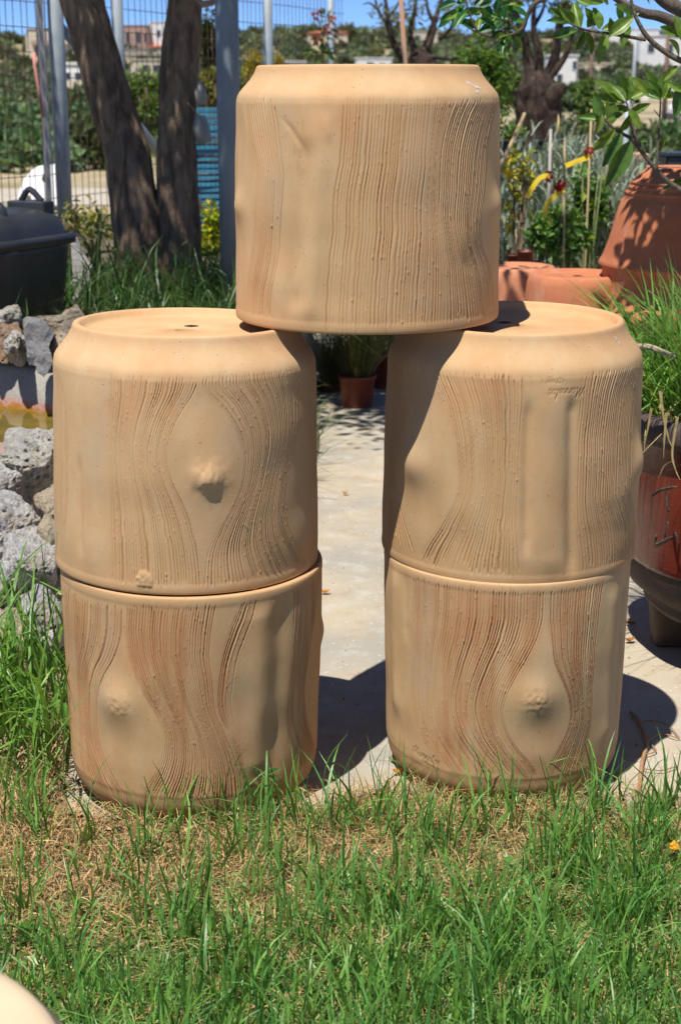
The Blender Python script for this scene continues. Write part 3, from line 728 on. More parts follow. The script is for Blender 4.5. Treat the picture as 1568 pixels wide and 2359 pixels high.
house(1405, 1520, 66, 92, 98, M_WHITE, 'white flat roofed house on the ridge at upper right', [(.2, .3, .3, .7), (.6, .7, .3, .7)])
house(1470, 1590, 208, 232, 236, M_WHITE, 'long white low roofed building behind the citrus leaves', [(.2, .4, .2, .7)], dist=160)
house(940, 1010, 72, 98, 104, M_CREAM, 'beige house half hidden by bare branches on the ridge', [(.2, .4, .3, .7), (.6, .8, .3, .7)])
def hides(x, y, h):
    """would a bush of this height stand in the sight line to a house?"""
    for (hx, hy, hw, hz) in HOUSES:
        if y < hy + 6 and abs(x / y - hx / hy) < hw / hy + 1.1 * h / y:
            if float(terrain(x, y)) + h * 1.3 > CAM_H + (hz - CAM_H) * y / hy: return True
    return False
rng = np.random.default_rng(5)
def scrub(name, n_trees, yr, label, hgt, leaf, base, seed, xr=None, per=110):
    rng = np.random.default_rng(seed); P_, D_, N_, L_, C_ = [], [], [], [], []
    for k in range(n_trees):
        y = rng.uniform(*yr) if not isinstance(yr, list) else rng.choice(yr)
        hw = (0.29 * y) if xr is None else None
        x = rng.uniform(-hw, hw) if xr is None else rng.uniform(*xr)
        hh_ = hgt
        while hh_ > hgt * .3 and hides(x, y, hh_): hh_ *= .75
        if hides(x, y, hh_): continue
        h = hh_ * rng.uniform(0.7, 1.3); z = float(terrain(x, y)); rx = h * rng.uniform(0.6, 1.1)
        n = per; v = rng.normal(size=(n, 3)); v /= np.linalg.norm(v, axis=1, keepdims=True); v[:, 2] = np.abs(v[:, 2]) * 0.9
        r = rng.uniform(0.55, 1.05, (n, 1)); p = v * r * np.array([rx, rx, h]) + np.array([x, y, z])
        P_.append(p); D_.append(v + rng.normal(size=(n, 3)) * 0.6); N_.append(rng.normal(size=(n, 3)) + np.array([0, -.5, 1])); L_.append(np.full(n, leaf) * rng.uniform(0.6, 1.3, n))
        t = np.array(base) * rng.uniform(0.6, 1.4) * np.array([rng.uniform(0.85, 1.25), 1, rng.uniform(0.8, 1.2)]); C_.append(rand_cols(n, t, 0.3, 0, rng))
    L = np.concatenate(L_)
    o = obj(name, leaf_mesh(name, np.concatenate(P_), np.concatenate(D_), np.concatenate(N_), L, L * 0.7, np.concatenate(C_)), M_OLIVE)
    return tag(o, label, 'scrub', kind='stuff')
scrub('hillside_scrub', 900, (345, 720), 'dark green olive and scrub cover on the far hillside', 3.3, 1.9, (0.155, 0.195, 0.115), 3, per=90)
scrub('valley_scrub', 170, (90, 330), 'green scrub across the valley floor below the houses', 1.9, 0.8, (0.12, 0.17, 0.075), 4, per=130)
scrub('roadside_scrub', 120, (27, 60), 'dense green bushes beyond the lane at left', 1.15, 0.24, (0.13, 0.21, 0.09), 6, xr=(-14.5, -2.6), per=420)
scrub('tall_roadside_scrub', 12, (40, 62), 'taller green trees beyond the lane at the left edge', 2.1, 0.3, (0.14, 0.20, 0.10), 16, xr=(-15, -9.0), per=800)
scrub('yard_edge_scrub', 12, (24, 40), 'mixed green bushes beyond the nursery at right', 0.75, 0.2, (0.11, 0.17, 0.075), 9, xr=(3.0, 9.5), per=500)


# poles
M_GALV = simple('galvanised_steel', (0.40, 0.445, 0.475), (0.30, 0.34, 0.37), 0.5, 14, 0.08, 0.002, metal=0.08)
M_WOODP = simple('brown_pole_wood', (0.17, 0.11, 0.075), (0.11, 0.07, 0.05), 0.9, 6, 0.3, stretch=(1, 1, .1))
def pole(px, py0, py1, Yd, rad, mat, label, arm=False):
    a = P(px, py1, Yd); b = P(px, py0, Yd); zt = b.z; z0 = float(terrain(a.x, Yd)) - 0.05
    r = empty('utility_pole', (a.x, Yd, z0)); tag(r, label, 'pole')
    m = MB(); m.tube([(0, 0, 0), (0, 0, (zt - z0) * .5), (0, 0, zt - z0)], [rad, rad * .9, rad * .75], 12); m.build('shaft', mat, r, True)
    m = MB(); m.lathe([(rad * .75, 0), (rad * .9, 0.02), (rad * .5, rad), (0.001, rad * 1.1)], 12, (0, 0, zt - z0)); m.build('cap', mat, r, True)
    if arm: m = MB(); m.box((0, 0, zt - z0 - .3), (.9, .08, .1)); m.build('crossarm', mat, r)
pole(1525, 40, 330, 34, .06, M_WOODP, 'tall brown utility pole at the right edge of the view')
pole(1355, 60, 300, 42, .055, M_WOODP, 'thin brown utility pole behind the white cubic house yard', False)
pole(1455, 70, 260, 60, .07, M_GALV, 'slim grey lamp pole between the two brown poles')
pole(1438, 215, 380, 15.5, .032, M_GALV, 'short grey metal post beyond the citrus leaves')

# parked pickup, mostly out of the picture at the right
def car():
    Yd = 52.0; a = P(1543, 360, Yd); z0 = float(terrain(a.x + 2, Yd))
    r = empty('parked_car', (a.x + 2.1, Yd, z0)); tag(r, 'white parked pickup cut off by the right picture edge', 'car')
    w = 1.75; prof = [(-2.1, .45), (-2.12, .75), (-2.0, .92), (-0.95, 1.02), (-0.45, 1.55), (0.65, 1.58), (0.85, 1.05), (2.1, 1.02), (2.12, .45)]
    V = [(x, s * w / 2 * (0.86 if z > 1.2 else 1), z) for s in (-1, 1) for x, z in prof]; n = len(prof)
    F = [(i, i + 1, n + i + 1, n + i) for i in range(n - 1)] + [(n - 1, 0, n, 2 * n - 1), tuple(range(n))[::-1], tuple(range(n, 2 * n))]
    m = MB(); m.add(V, F); m.build('body', simple('white_car_paint', (.78, .78, .78), (.74, .74, .74), .25, 1, 0), r)
    for nm, q in (('windscreen', [(-.92, 1.05), (-.48, 1.5)]),):
        m = MB(); m.add([(q[0][0] - .02, -.72, q[0][1] + .02), (q[0][0] - .02, .72, q[0][1] + .02), (q[1][0] - .02, .66, q[1][1]), (q[1][0] - .02, -.66, q[1][1]), (q[0][0] + .03, -.72, q[0][1]), (q[0][0] + .03, .72, q[0][1]), (q[1][0] + .03, .66, q[1][1]), (q[1][0] + .03, -.66, q[1][1])],
                       [(0, 1, 2, 3), (7, 6, 5, 4), (0, 4, 5, 1), (3, 2, 6, 7)]); m.build(nm, M_PANE, r)
    for s in (-1, 1):
        m = MB(); m.box((0.1, s * (w / 2 - .05), 1.28), (.9, .06, .36)); m.build('side_window', M_PANE, r)
        m = MB(); m.box((-2.1, s * .62, .72), (.1, .36, .18)); m.build('headlight', simple('lamp_glass', (.75, .75, .72), None, .1, 3, 0), r)
        for x in (-1.35, 1.3):
            m = MB(); m.lathe([(.001, -.1), (.2, -.1), (.33, -.09), (.34, 0), (.33, .09), (.2, .1), (.001, .1)], 20)
            t = m.build('wheel', simple('tyre_rubber', (.03, .03, .03), None, .85, 20, .2), r, True, (x, s * (w / 2 - .08), .34), (R_(90), 0, 0))
            m = MB(); m.lathe([(.001, -.115), (.19, -.112), (.2, -.09)], 16); m.lathe([(.2, .09), (.19, .112), (.001, .115)], 16); m.build('rim', M_GALV, t, True)
    m = MB(); m.box((-2.14, 0, .5), (.12, 1.6, .2)); m.build('bumper', simple('black_plastic', (.02, .021, .023), (.03, .03, .032), .5, 20, .1), r)
    return r
car()

# ------------------------------------------------------------------ wire mesh fence
M_RUST = simple('rusty_wire', (0.16, 0.085, 0.05), (0.09, 0.06, 0.045), 0.85, 40, 0.2)
FA = Vector((-1.75, 7.8, 0)); FD = Vector((1.48, 3.4, 0))
def fpt(t, z): return Vector((FA.x + FD.x * t, FA.y + FD.y * t, z))
def ft_at(px):
    k = (px - 784.0) / FPX; # x / depth
    lo, hi = -2.0, 2.0
    for _ in range(50):
        mid = (lo + hi) / 2; p = fpt(mid, 1.5); v = p - Vector((0, 0, CAM_H)); depth = v.y * math.cos(PITCH) - v.z * math.sin(PITCH)
        if p.x / depth < k: lo = mid
        else: hi = mid
    return lo
fence = empty('wire_mesh_fence', (FA.x, FA.y, 0.3)); tag(fence, 'rusty wire mesh fence on grey steel posts behind the forked tree', 'fence')
def fpart(name, m, mat, smooth=True):
    o = m.build(name, mat, fence, smooth); o.location = -fence.location; return o
flen = FD.length; t = -0.5; rngf = np.random.default_rng(12)
while t < 1.2:
    m = MB(); z0 = float(bed_z(*fpt(t, 0)[:2])); lean = rngf.uniform(-.004, .004)
    m.tube([fpt(t, z0), fpt(t + lean, 1.2), fpt(t, 2.3)], 0.0022, 5, False); fpart('wire', m, M_RUST); t += 0.062 / flen
for k in range(16):
    z = 0.42 + k * 0.124; m = MB(); pts = [fpt(tt, z + 0.006 * math.sin(tt * 9 + k)) for tt in np.linspace(-0.5, 1.2, 14)]
    m.tube(pts, 0.0024, 5, False); fpart('wire', m, M_RUST)
for px, rad, hh in ((128, .042, 2.5), (269, .033, 2.4), (612, .033, 2.4), (755, .023, 2.4), (-180, .033, 2.4)):
    tt = ft_at(px); m = MB(); p = fpt(tt, 0) + Vector((0.02, -0.05, 0)); m.tube([p + Vector((0, 0, .2)), p + Vector((0, 0, 1.4)), p + Vector((0, 0, hh))], rad, 20); fpart('post', m, M_GALV)
tt = ft_at(99); p = fpt(tt, 0) + Vector((0, -.03, 0)); m = MB(); m.box((p.x, p.y, 1.25), (.034, .006, 2.2), (0, 0, .25)); m.box((p.x + .02, p.y + .03, 1.25), (.006, .034, 2.2), (0, 0, .25)); fpart('angle_post', m, simple('weathered_angle_iron', (.58, .56, .52), (.44, .37, .30), .75, 10, .2, stretch=(1, 1, .3)), False)
m = MB(); m.tube([P(140, 60, 8.35), P(480, 495, 9.55)], .024, 14); fpart('brace', m, M_GALV)
# strip of faded pink ribbon tied to the fence
m = MB(); q = [P(77, 119, 8.0), P(80, 150, 7.98), P(88, 200, 7.97), P(99, 268, 7.99)]
V = []; 
for k, pp in enumerate(q): V += [tuple(pp + Vector((-.008, 0, 0))), tuple(pp + Vector((.008, .004 * (-1) ** k, 0)))]
m.add(V, [(2 * i, 2 * i + 1, 2 * i + 3, 2 * i + 2) for i in range(3)])
o = m.build('ribbon', simple('faded_pink_tape', (.62, .27, .22), (.5, .22, .18), .8, 20, .1), None, True); o.modifiers.new('s', 'SOLIDIFY').thickness = .002
tag(o, 'faded pink tape hanging from the fence at far left', 'ribbon')

# thick dark steel column, nearer than the fence
pc = P(535, 705, 6.35); r = empty('steel_column', (pc.x, 6.35, 0.40)); tag(r, 'thick grey steel column left of the top planter', 'column')
m = MB(); m.tube([(0, 0, 0), (0, 0, 1.0), (0, 0, 2.6)], .047, 28); m.build('shaft', simple('old_galvanised_pipe', (0.22, 0.26, 0.295), (0.13, 0.16, 0.185), 0.55, 9, 0.1, .003, metal=.08, stretch=(1, 1, .25)), r, True)
m = MB(); m.box((0, 0, 0.008), (.2, .2, .016)); m.build('base_plate', M_GALV, r)

# ------------------------------------------------------------------ forked tree and what hangs on it
def bark_material(name, c1, c2, c3):
    m = bpy.data.materials.new(name); nt, N, L = nodes_of(m); bs = N['Principled BSDF']
    tc = N.new('ShaderNodeTexCoord').outputs['Object']
    a = tex_noise(nt, 30, 6, 0.65, tc, (1, 1, .22), 0.6); b = tex_noise(nt, 7, 4, 0.6, tc); c = tex_noise(nt, 120, 4, .7, tc, (1, 1, .5))
    col = mix_rgb(nt, c1, c2, ramp(nt, a, .38, .62)); col = mix_rgb(nt, col, c3, ramp(nt, b, .52, .7, 0, .6))
    L.new(col, bs.inputs['Base Color']); bs.inputs['Roughness'].default_value = .95; bs.inputs['Specular IOR Level'].default_value = .2
    L.new(bump(nt, c, .6, .006, bump(nt, a, 1.0, .03)), bs.inputs['Normal']); return m
M_BARK = bark_material('carob_bark', (.30, .21, .14), (.11, .078, .055), (.36, .26, .17))
M_BARK2 = bark_material('olive_bark', (.085, .058, .044), (.026, .018, .015), (.20, .155, .12))
def trunk_mesh(name, pts, rads, mat, parent, seed=0, n=40, rough=0.10, per=14):
    c = spline([(*p, r) for p, r in zip(pts, rads)], per); m = MB()
    m.tube([q[:3] for q in c], [q[3] for q in c], n)
    V = np.concatenate(m.v)
    for i in range(len(V)):
        k = min(i // n, len(c) - 1); ctr = np.array(c[k][:3]); rr = c[k][3]; d = V[i] - ctr
        q = Vector((V[i][0] * 9 + seed, V[i][1] * 9, V[i][2] * 3.0))
        f = mnoise.fractal(q, 1.0, 2.0, 4) + 0.6 * mnoise.noise(Vector((V[i][0] * 40, V[i][1] * 40, V[i][2] * 9 + seed)))
        V[i] = ctr + d * (1 + rough * f)
    m.v = [V]; o = m.build(name, mat, parent, True); o.location = -Vector(parent.location); return o
YT = 7.0
tb = P(365, 640, YT); tree = empty('forked_tree', (tb.x, YT, 0.38)); tag(tree, 'dark barked tree forking low into two trunks in front of the fence', 'tree')
trunk_mesh('trunk', [P(348, 690, YT), P(330, 585, YT), P(312, 480, YT), P(290, 350, YT), P(252, 220, YT), P(213, 90, YT), P(188, 0, YT), P(160, -120, YT)], [.17, .130, .112, .102, .100, .096, .094, .085], M_BARK, tree, 1)
trunk_mesh('trunk', [P(395, 690, YT + .03), P(405, 560, YT + .02), P(408, 430, YT), P(407, 300, YT), P(414, 160, YT), P(424, 40, YT), P(432, -120, YT)], [.15, .115, .096, .088, .086, .080, .07], M_BARK, tree, 5)
a1, a2 = P(160, -120, YT), P(432, -120, YT); rngt = np.random.default_rng(44); tips = []
for k in range(9):
    s = a1 if k % 2 else a2
    e = Vector((rngt.uniform(-2.0, -0.1), rngt.uniform(5.5, 7.2), rngt.uniform(2.7, 3.6))); tips.append(e)
    mid = (s + e) / 2 + Vector((0, 0, .25)); trunk_mesh('branch', [s - Vector((0, 0, .06)), mid, e], [.06, .035, .012], M_BARK, tree, k, n=10, per=6)
nl = 8000; rg = np.random.default_rng(45)
cc = np.array([(rg.uniform(-1.6, .15), rg.uniform(4.8, 7.1), rg.uniform(2.55, 3.7)) for _ in range(84)])
cc = cc[(cc[:, 1] + 0.55 * cc[:, 0] > 4.75)]
p = cc[rg.integers(0, len(cc), nl)] + rg.normal(size=(nl, 3)) * np.array([.2, .2, .14])
L = .075 * rg.uniform(.6, 1.3, nl)
o = obj('crown', leaf_mesh('crown', p, rg.normal(size=(nl, 3)) + np.array([0, 0, -.3]), rg.normal(size=(nl, 3)) + np.array([0, 0, 1.2]), L, L * .55, rand_cols(nl, (.055, .10, .03), .3, .05, rg)), M_LEAF, tree)
o.location = -Vector(tree.location)

# cable loops hung between tree and column
r = empty('cable_coil', P(475, -10, 6.8)); tag(r, 'loops of pale brown cable hanging between trunk and steel column', 'cable')
M_CABLE = simple('tan_cable', (.30, .21, .13), (.22, .15, .10), .6, 30, .1)
for k, dz in enumerate((0, 9, 16)):
    m = MB(); m.tube([P(430 + k * 6, -40, 6.85), P(446 + k * 3, -8 + dz * .3, 6.84), P(468, 4 + dz * .55, 6.83), P(492 - k, 0 + dz * .5, 6.82), P(508, -14 + dz * .3, 6.8), P(514, -60, 6.8)], .0075, 8)
    o = m.build('cable_loop', M_CABLE, r, True); o.location = -Vector(r.location)
# cut plastic jugs hung on the trunk
M_JUG = simple('milky_plastic', (.30, .29, .26), (.24, .23, .21), .5, 12, .1)
def jug(px, py, w, h, label, rz):
    c = P(px, py, 6.88); r = empty('plastic_jug', c); r.rotation_euler = (0.1, rz, 0.3); tag(r, label, 'jug', 'jugs hung on the forked tree')
    s = 6.88 / FPX; W = w * s; H = h * s
    m = MB(); m.lathe([(W * .14, H * .5), (W * .16, H * .40), (W * .30, H * .30), (W * .5, H * .05), (W * .5, -H * .48), (W * .47, -H * .5), (W * .47, -H * .46), (W * .46, H * .03)], 24); m.build('body', M_JUG, r, True)
    m = MB(); m.tube([(W * .15, 0, H * .42), (W * .42, 0, H * .35), (W * .48, 0, H * .1)], W * .06, 8); m.build('handle', M_JUG, r, True)
    m = MB(); m.tube([(0, 0, H * .45), (-W * .2, 0, H * .8), (-W * .4, 0, H * 1.0)], .0025, 6); m.build('string', M_CABLE, r, True)
jug(463, 294, 36, 62, 'lower cut plastic jug hanging on the right of the trunk', -.28)
jug(462, 212, 26, 50, 'upper milky plastic jug hanging on the right of the trunk', -.1)

# ------------------------------------------------------------------ blue crates behind the fence
M_BLUE = simple('faded_blue_plastic', (.06, .34, .52), (.04, .23, .38), .6, 9, .1)
cb = P(480, 500, 11.3)
zb_ = float(bed_z(cb.x, 11.3)); st_ = (P(480, 262, 11.3).z - zb_) / 6
for k in range(6):
    zc = zb_ + k * st_; r = empty('blue_crate', (cb.x + .015 * (-1) ** k, 11.3, zc)); r.rotation_euler = (0, 0, .12 + .06 * k)
    tag(r, ['bottom', 'second lowest', 'third lowest', 'third highest', 'second highest', 'topmost'][k] + ' crate in the blue plastic stack behind the fence', 'crate', 'blue crates stacked behind the fence')
    W, D, H = .42, .32, st_ * .985
    for sy in (-1, 1):
        for zz in (.03, .075, .12, .16):
            m = MB(); m.box((0, sy * D / 2, zz), (W, .012, .026)); m.build('slat', M_BLUE, r)
    for sx in (-1, 1):
        for zz in (.03, .075, .12, .16):
            m = MB(); m.box((sx * W / 2, 0, zz), (.012, D - .02, .026)); m.build('slat', M_BLUE, r)
        for sy in (-1, 1):
            m = MB(); m.box((sx * (W / 2 - .003), sy * (D / 2 - .003), H / 2 - .004), (.035, .035, H - .008)); m.build('corner_post', M_BLUE, r)
    m = MB(); m.box((0, 0, .012), (W - .04, D - .04, .012)); m.build('bottom', M_BLUE, r)

# ------------------------------------------------------------------ shrubs near the fence
def shrub(name, px, py, Y, rpx, rpy, n, leaf, base, label, seed, mat=M_LEAF, yellow=.1, clumps=26, csize=.34, ground=0.4, stems=5, aspect=.45, cat='shrub', group=None):
    c = P(px, py, Y); s = Y / FPX; rx, rz = rpx * s, rpy * s
    r = empty(name, (c.x, Y, ground)); tag(r, label, cat, group)
    m = MB(); rg = np.random.default_rng(seed + 100); h = c.z - ground
    for k in range(stems):
        a = rg.uniform(0, 6.28); q = rg.uniform(.2, .8)
        m.tube([(rg.uniform(-.05, .05), rg.uniform(-.03, .03), 0), (rx * q * .4 * math.cos(a), rx * q * .4 * math.sin(a), h * .6), (rx * q * math.cos(a), rx * q * math.sin(a), h + rz * rg.uniform(-.1, .5))], [.012, .009, .004], 6)
    m.build('stems', M_BARK, r, True)
    foliage('foliage', n, (0, 0, h), (rx, rx * .8, rz), leaf, base, mat, r, .35, yellow, clumps, csize, seed, aspect)
    return r
shrub('leafy_bush', 335, 235, 12.5, 62, 82, 2600, .055, (.16, .28, .06), 'bright green bush between the two trunks', 21, yellow=.15, ground=0)
shrub('yellow_green_bush', 482, 560, 9.0, 34, 80, 1300, .055, (.36, .46, .04), 'glowing yellow green bush right of the forked tree base', 22, yellow=.35)
shrub('conifer', 482, 95, 13.5, 28, 62, 1500, .05, (.045, .075, .02), 'dark conifer tuft between trunk and steel column', 23, ground=0, yellow=.2)
shrub('yellow_conifer', 492, 205, 13.0, 38, 46, 1300, .05, (.17, .21, .03), 'yellow green conifer below the dark tuft', 24, ground=0, yellow=.3)
shrub('yellow_conifer', 580, 160, 18, 20, 40, 900, .05, (.30, .30, .025), 'golden conifer just right of the steel column', 25, ground=0, yellow=.4)
shrub('yellow_conifer', 640, 148, 20, 9, 24, 400, .05, (.30, .30, .025), 'small golden conifer right of the thin post', 26, ground=0, yellow=.4)
shrub('weedy_bush', 215, 520, 7.9, 52, 60, 150, .05, (.24, .30, .09), 'thin weedy bush at the fence foot left of the trunks', 27, yellow=.3)
shrub('weedy_bush', 160, 500, 7.7, 22, 46, 60, .045, (.24, .28, .09), 'small weed clump against the thick left fence post', 28, yellow=.3)
# oleander-like shoot with reddish flowers over the top planter
r = empty('flowering_shoot', (P(740, 160, 9).x, 9.0, 0)); tag(r, 'tall thin shoot with coral flowers above the top planter', 'plant')
m = MB(); q = [P(741, 700, 9), P(741, 300, 9), P(741, 150, 9), P(744, 90, 9), P(742, 55, 9)]; m.tube(q, [.008, .007, .006, .005, .003], 6); m.tube([P(744, 85, 9), P(755, 60, 8.98), P(764, 42, 8.97)], .003, 5)
m.tube([P(744, 85, 9), P(735, 50, 9.02), P(731, 35, 9.0)], .003, 5); m.tube([P(741, 140, 9), P(722, 125, 9), P(712, 118, 9)], .003, 5)
o = m.build('stem', simple('green_stem', (.14, .17, .05), None, .6, 20, .1), r, True); o.location = -Vector(r.location)
for k, (px, py) in enumerate(((764, 40), (731, 33), (755, 67), (729, 88))):
    f = foliage('flower', 26, P(px, py, 8.97), (.02, .02, .02), .022, (.48, .10, .07), M_LEAF, r, .3, 0, 0, .3, 300 + k, .8); f.location = -Vector(r.location)
f = foliage('leaves', 60, P(746, 66, 9), (.05, .04, .09), .05, (.09, .17, .05), M_LEAF, r, .3, .1, 0, .3, 310, .3); f.location = -Vector(r.location)
f = foliage('leaves', 30, P(725, 122, 9), (.07, .04, .03), .06, (.10, .18, .05), M_LEAF, r, .3, .2, 0, .3, 311, .4); f.location = -Vector(r.location)

# ------------------------------------------------------------------ dark grass on the bank under the tree
rg = np.random.default_rng(60); nb = 3600
bx = rg.uniform(-2.6, -.22, nb); by = rg.uniform(4.95, 7.3, nb); keep = by + .35 * bx > 4.55; bx, by = bx[keep], by[keep]; nb = len(bx)
base = np.stack([bx, by, bed_z(bx, by)], -1); hh = rg.uniform(.10, .30, nb) * (1 + .4 * (by > 5.8))
lean = rg.normal(size=(nb, 2)) * .28; bend = rg.normal(size=(nb, 2)) * .35
g = blades('bank_grass', base, hh, rg.uniform(.004, .0095, nb), lean, bend, rand_cols(nb, (.06, .13, .03), .35, .05, rg), M_GRASS, kink=np.where(rg.random(nb) < .3, rg.uniform(.4, .8, nb), 2.0), seed=61)
tag(g, 'long dark green grass growing under the forked tree', 'grass', kind='stuff')

# ------------------------------------------------------------------ black bin with domed lid
M_BLK = simple('black_bin_plastic', (.026, .029, .033), (.040, .043, .048), .36, 6, .12, .002)
bc = P(-40, 700, 5.55); bn = empty('black_bin', (bc.x, 5.55, bed_z(bc.x, 5.55) - .02)); bn.rotation_euler = (0, 0, R_(-24)); tag(bn, 'black plastic bin with domed lid and arched handle beside the fence', 'bin')
def squircle(prof, n=88, e=7.0):
    V = []; F = []
    for (rx, z) in prof:
        for j in range(n):
            a = 2 * math.pi * j / n; c, s = math.cos(a), math.sin(a); k = (abs(c) ** e + abs(s) ** e) ** (-1 / e); V.append((rx * k * c, rx * k * s, z))
    for k in range(len(prof) - 1):
        for j in range(n): F.append((k * n + j, k * n + (j + 1) % n, (k + 1) * n + (j + 1) % n, (k + 1) * n + j))
    return V, F
ztop = P(120, 543, 5.55).z - bn.location.z; bw = .262
m = MB(); m.add(*squircle([(bw * .80, 0), (bw * .82, .01), (bw * .97, ztop - .05), (bw * .97, ztop - .012), (bw * .9, ztop - .012), (bw * .78, .02), (.01, .015)])); m.build('body', M_BLK, bn, True)
m = MB(); m.add(*squircle([(bw * .99, ztop - .028), (bw * 1.055, ztop - .03), (bw * 1.06, ztop - .006), (bw * 1.04, ztop + .004), (bw * .98, ztop + .006)])); m.build('lid_rim', M_BLK, bn, True)
m = MB(); m.add(*squircle([(bw * .98, ztop + .005), (bw * .96, ztop + .03), (bw * .9, ztop + .062), (bw * .75, ztop + .088), (bw * .5, ztop + .098), (bw * .2, ztop + .1), (.005, ztop + .1)], e=5.0)); m.build('lid', M_BLK, bn, True)
hz = ztop + .07
m = MB(); pts = spline([(-.19, -.10, hz - .005), (-.17, -.10, hz + .045), (-.06, -.10, hz + .085), (.06, -.10, hz + .085), (.17, -.10, hz + .045), (.19, -.10, hz - .005)], 6); m.tube(pts, .017, 12); m.build('handle', M_BLK, bn, True)
for s in (-1, 1):
    m = MB(); m.box((s * .19, -.10, hz - .03), (.05, .06, .07)); m.build('handle_bracket', M_BLK, bn)
m = MB(); m.box((.12, .16, ztop + .095), (.16, .07, .05)); m.tube(spline([(.08, .16, ztop + .12), (.12, .16, ztop + .16), (.17, .16, ztop + .12)], 5), .012, 8); m.build('hinge', M_BLK, bn)
m = MB(); m.tube([(-.05, -bw - .01, ztop + .0), (-.05, -bw - .05, ztop + .0)], .03, 16); m.build('clip_knob', M_BLK, bn, True)

# white plastic canister behind the fence
cj = P(100, 470, 9.0); r = empty('white_canister', (cj.x, 9.0, P(100, 480, 9.0).z)); r.rotation_euler = (-.42, 0, -.3); tag(r, 'white plastic canister with two handle holes behind the fence post', 'canister')
M_WPL = simple('white_plastic', (.86, .86, .85), (.80, .80, .78), .35, 6, .05)
ol = spline([(-.14, 0), (-.13, .10), (-.10, .18), (-.03, .235), (.08, .24), (.11, .2), (.12, .1), (.12, 0)], 6); n = len(ol)
V = [(q[0], s * .07, q[1]) for s in (-1, 1) for q in ol]; F = [(i, i + 1, n + i + 1, n + i) for i in range(n - 1)] + [tuple(range(n))[::-1], tuple(range(n, 2 * n)), (n - 1, 0, n, 2 * n - 1)]
m = MB(); m.add(V, F); o = m.build('body', M_WPL, r); bv = o.modifiers.new('b', 'BEVEL'); bv.width = .015; bv.segments = 3; bv.limit_method = 'ANGLE'
for (x, z, rr) in ((.02, .165, .021), (-.07, .03, .02)):
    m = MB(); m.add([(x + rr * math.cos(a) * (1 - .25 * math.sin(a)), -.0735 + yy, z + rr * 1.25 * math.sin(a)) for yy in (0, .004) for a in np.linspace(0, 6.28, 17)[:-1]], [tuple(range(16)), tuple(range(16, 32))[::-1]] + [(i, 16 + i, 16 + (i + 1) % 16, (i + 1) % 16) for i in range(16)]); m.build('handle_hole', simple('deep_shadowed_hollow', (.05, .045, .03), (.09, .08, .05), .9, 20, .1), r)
m = MB(); m.tube([(.05, 0, .235), (.05, 0, .27)], .025, 16); m.build('cap', M_WPL, r, True)
zk = r.location.z - .004; zg = float(bed_z(cj.x, 9.0)) - .01; m = MB(); m.box((0, 0, (zk - zg) / 2), (.34, .24, zk - zg)); o = m.build('concrete_block', simple('block_grey', (.40, .38, .35), (.30, .29, .27), .95, 12, .4, .006), None, False, (cj.x, 9.0, zg), (0, 0, -.3))
tag(o, 'grey concrete block under the white canister behind the bin', 'block')
# broken pale slab leaning behind the bin
r = empty('broken_slab', P(182, 640, 6.2)); tag(r, 'pale broken slab leaning right of the black bin', 'slab')
def slab(pts, Y, th, mat, name, parent, seed=0, label=None):
    front = [P(x, y, Y) for x, y in pts]; n = len(front); V = [tuple(p) for p in front] + [tuple(p + Vector((.01, th, .004))) for p in front]
    F = [tuple(range(n))[::-1], tuple(range(n, 2 * n))] + [(i, (i + 1) % n, n + (i + 1) % n, n + i) for i in range(n)]
    m = MB(); m.add(V, F); o = m.build(name, mat, parent)
    if parent: o.location = -Vector(parent.location)
    bv = o.modifiers.new('b', 'BEVEL'); bv.width = .006; bv.segments = 2; return o
slab([(162, 560), (168, 548), (186, 590), (205, 618), (208, 650), (196, 680), (170, 690)], 6.2, .05, simple('pale_limestone', (.56, .53, .48), (.42, .40, .36), .9, 9, .4, .008), 'slab_body', r)

# ------------------------------------------------------------------ pond
PC = (-1.66, 4.55); PR = .85; PQ = .58      # centre, half width, depth ratio
def pond_wall_material():
    m = bpy.data.materials.new('pond_concrete'); nt, N, L = nodes_of(m); bs = N['Principled BSDF']
    tcn = N.new('ShaderNodeTexCoord'); tc = tcn.outputs['Object']
    a = tex_noise(nt, 8, 6, .65, tc); b = tex_noise(nt, 70, 5, .7, tc); c = tex_noise(nt, 26, 5, .7, tc)
    col = mix_rgb(nt, (.27, .25, .22), (.36, .34, .30), ramp(nt, a, .4, .65)); col = mix_rgb(nt, col, (.16, .15, .13), ramp(nt, b, .55, .75, 0, .6))
    sep = N.new('ShaderNodeSeparateXYZ'); L.new(tc, sep.inputs[0])
    # orange algae line that creeps up a few centimetres from the waterline
    ad = N.new('ShaderNodeMath'); ad.operation = 'MULTIPLY_ADD'; L.new(c, ad.inputs[0]); ad.inputs[1].default_value = -.11; L.new(sep.outputs['Z'], ad.inputs[2])
    col = mix_rgb(nt, col, (.42, .17, .12), ramp(nt, ad.outputs[0], .318, .292, 0, .8))
    col = mix_rgb(nt, col, (.34, .15, .012), ramp(nt, ad.outputs[0], .292, .276, 0, 1))
    L.new(col, bs.inputs['Base Color']); bs.inputs['Roughness'].default_value = .9
    L.new(bump(nt, b, .7, .006, bump(nt, a, .4, .02)), bs.inputs['Normal']); return m
pw = empty('pond_wall', (0, 0, 0)); tag(pw, 'round grey concrete pond wall with orange algae line', 'pond')
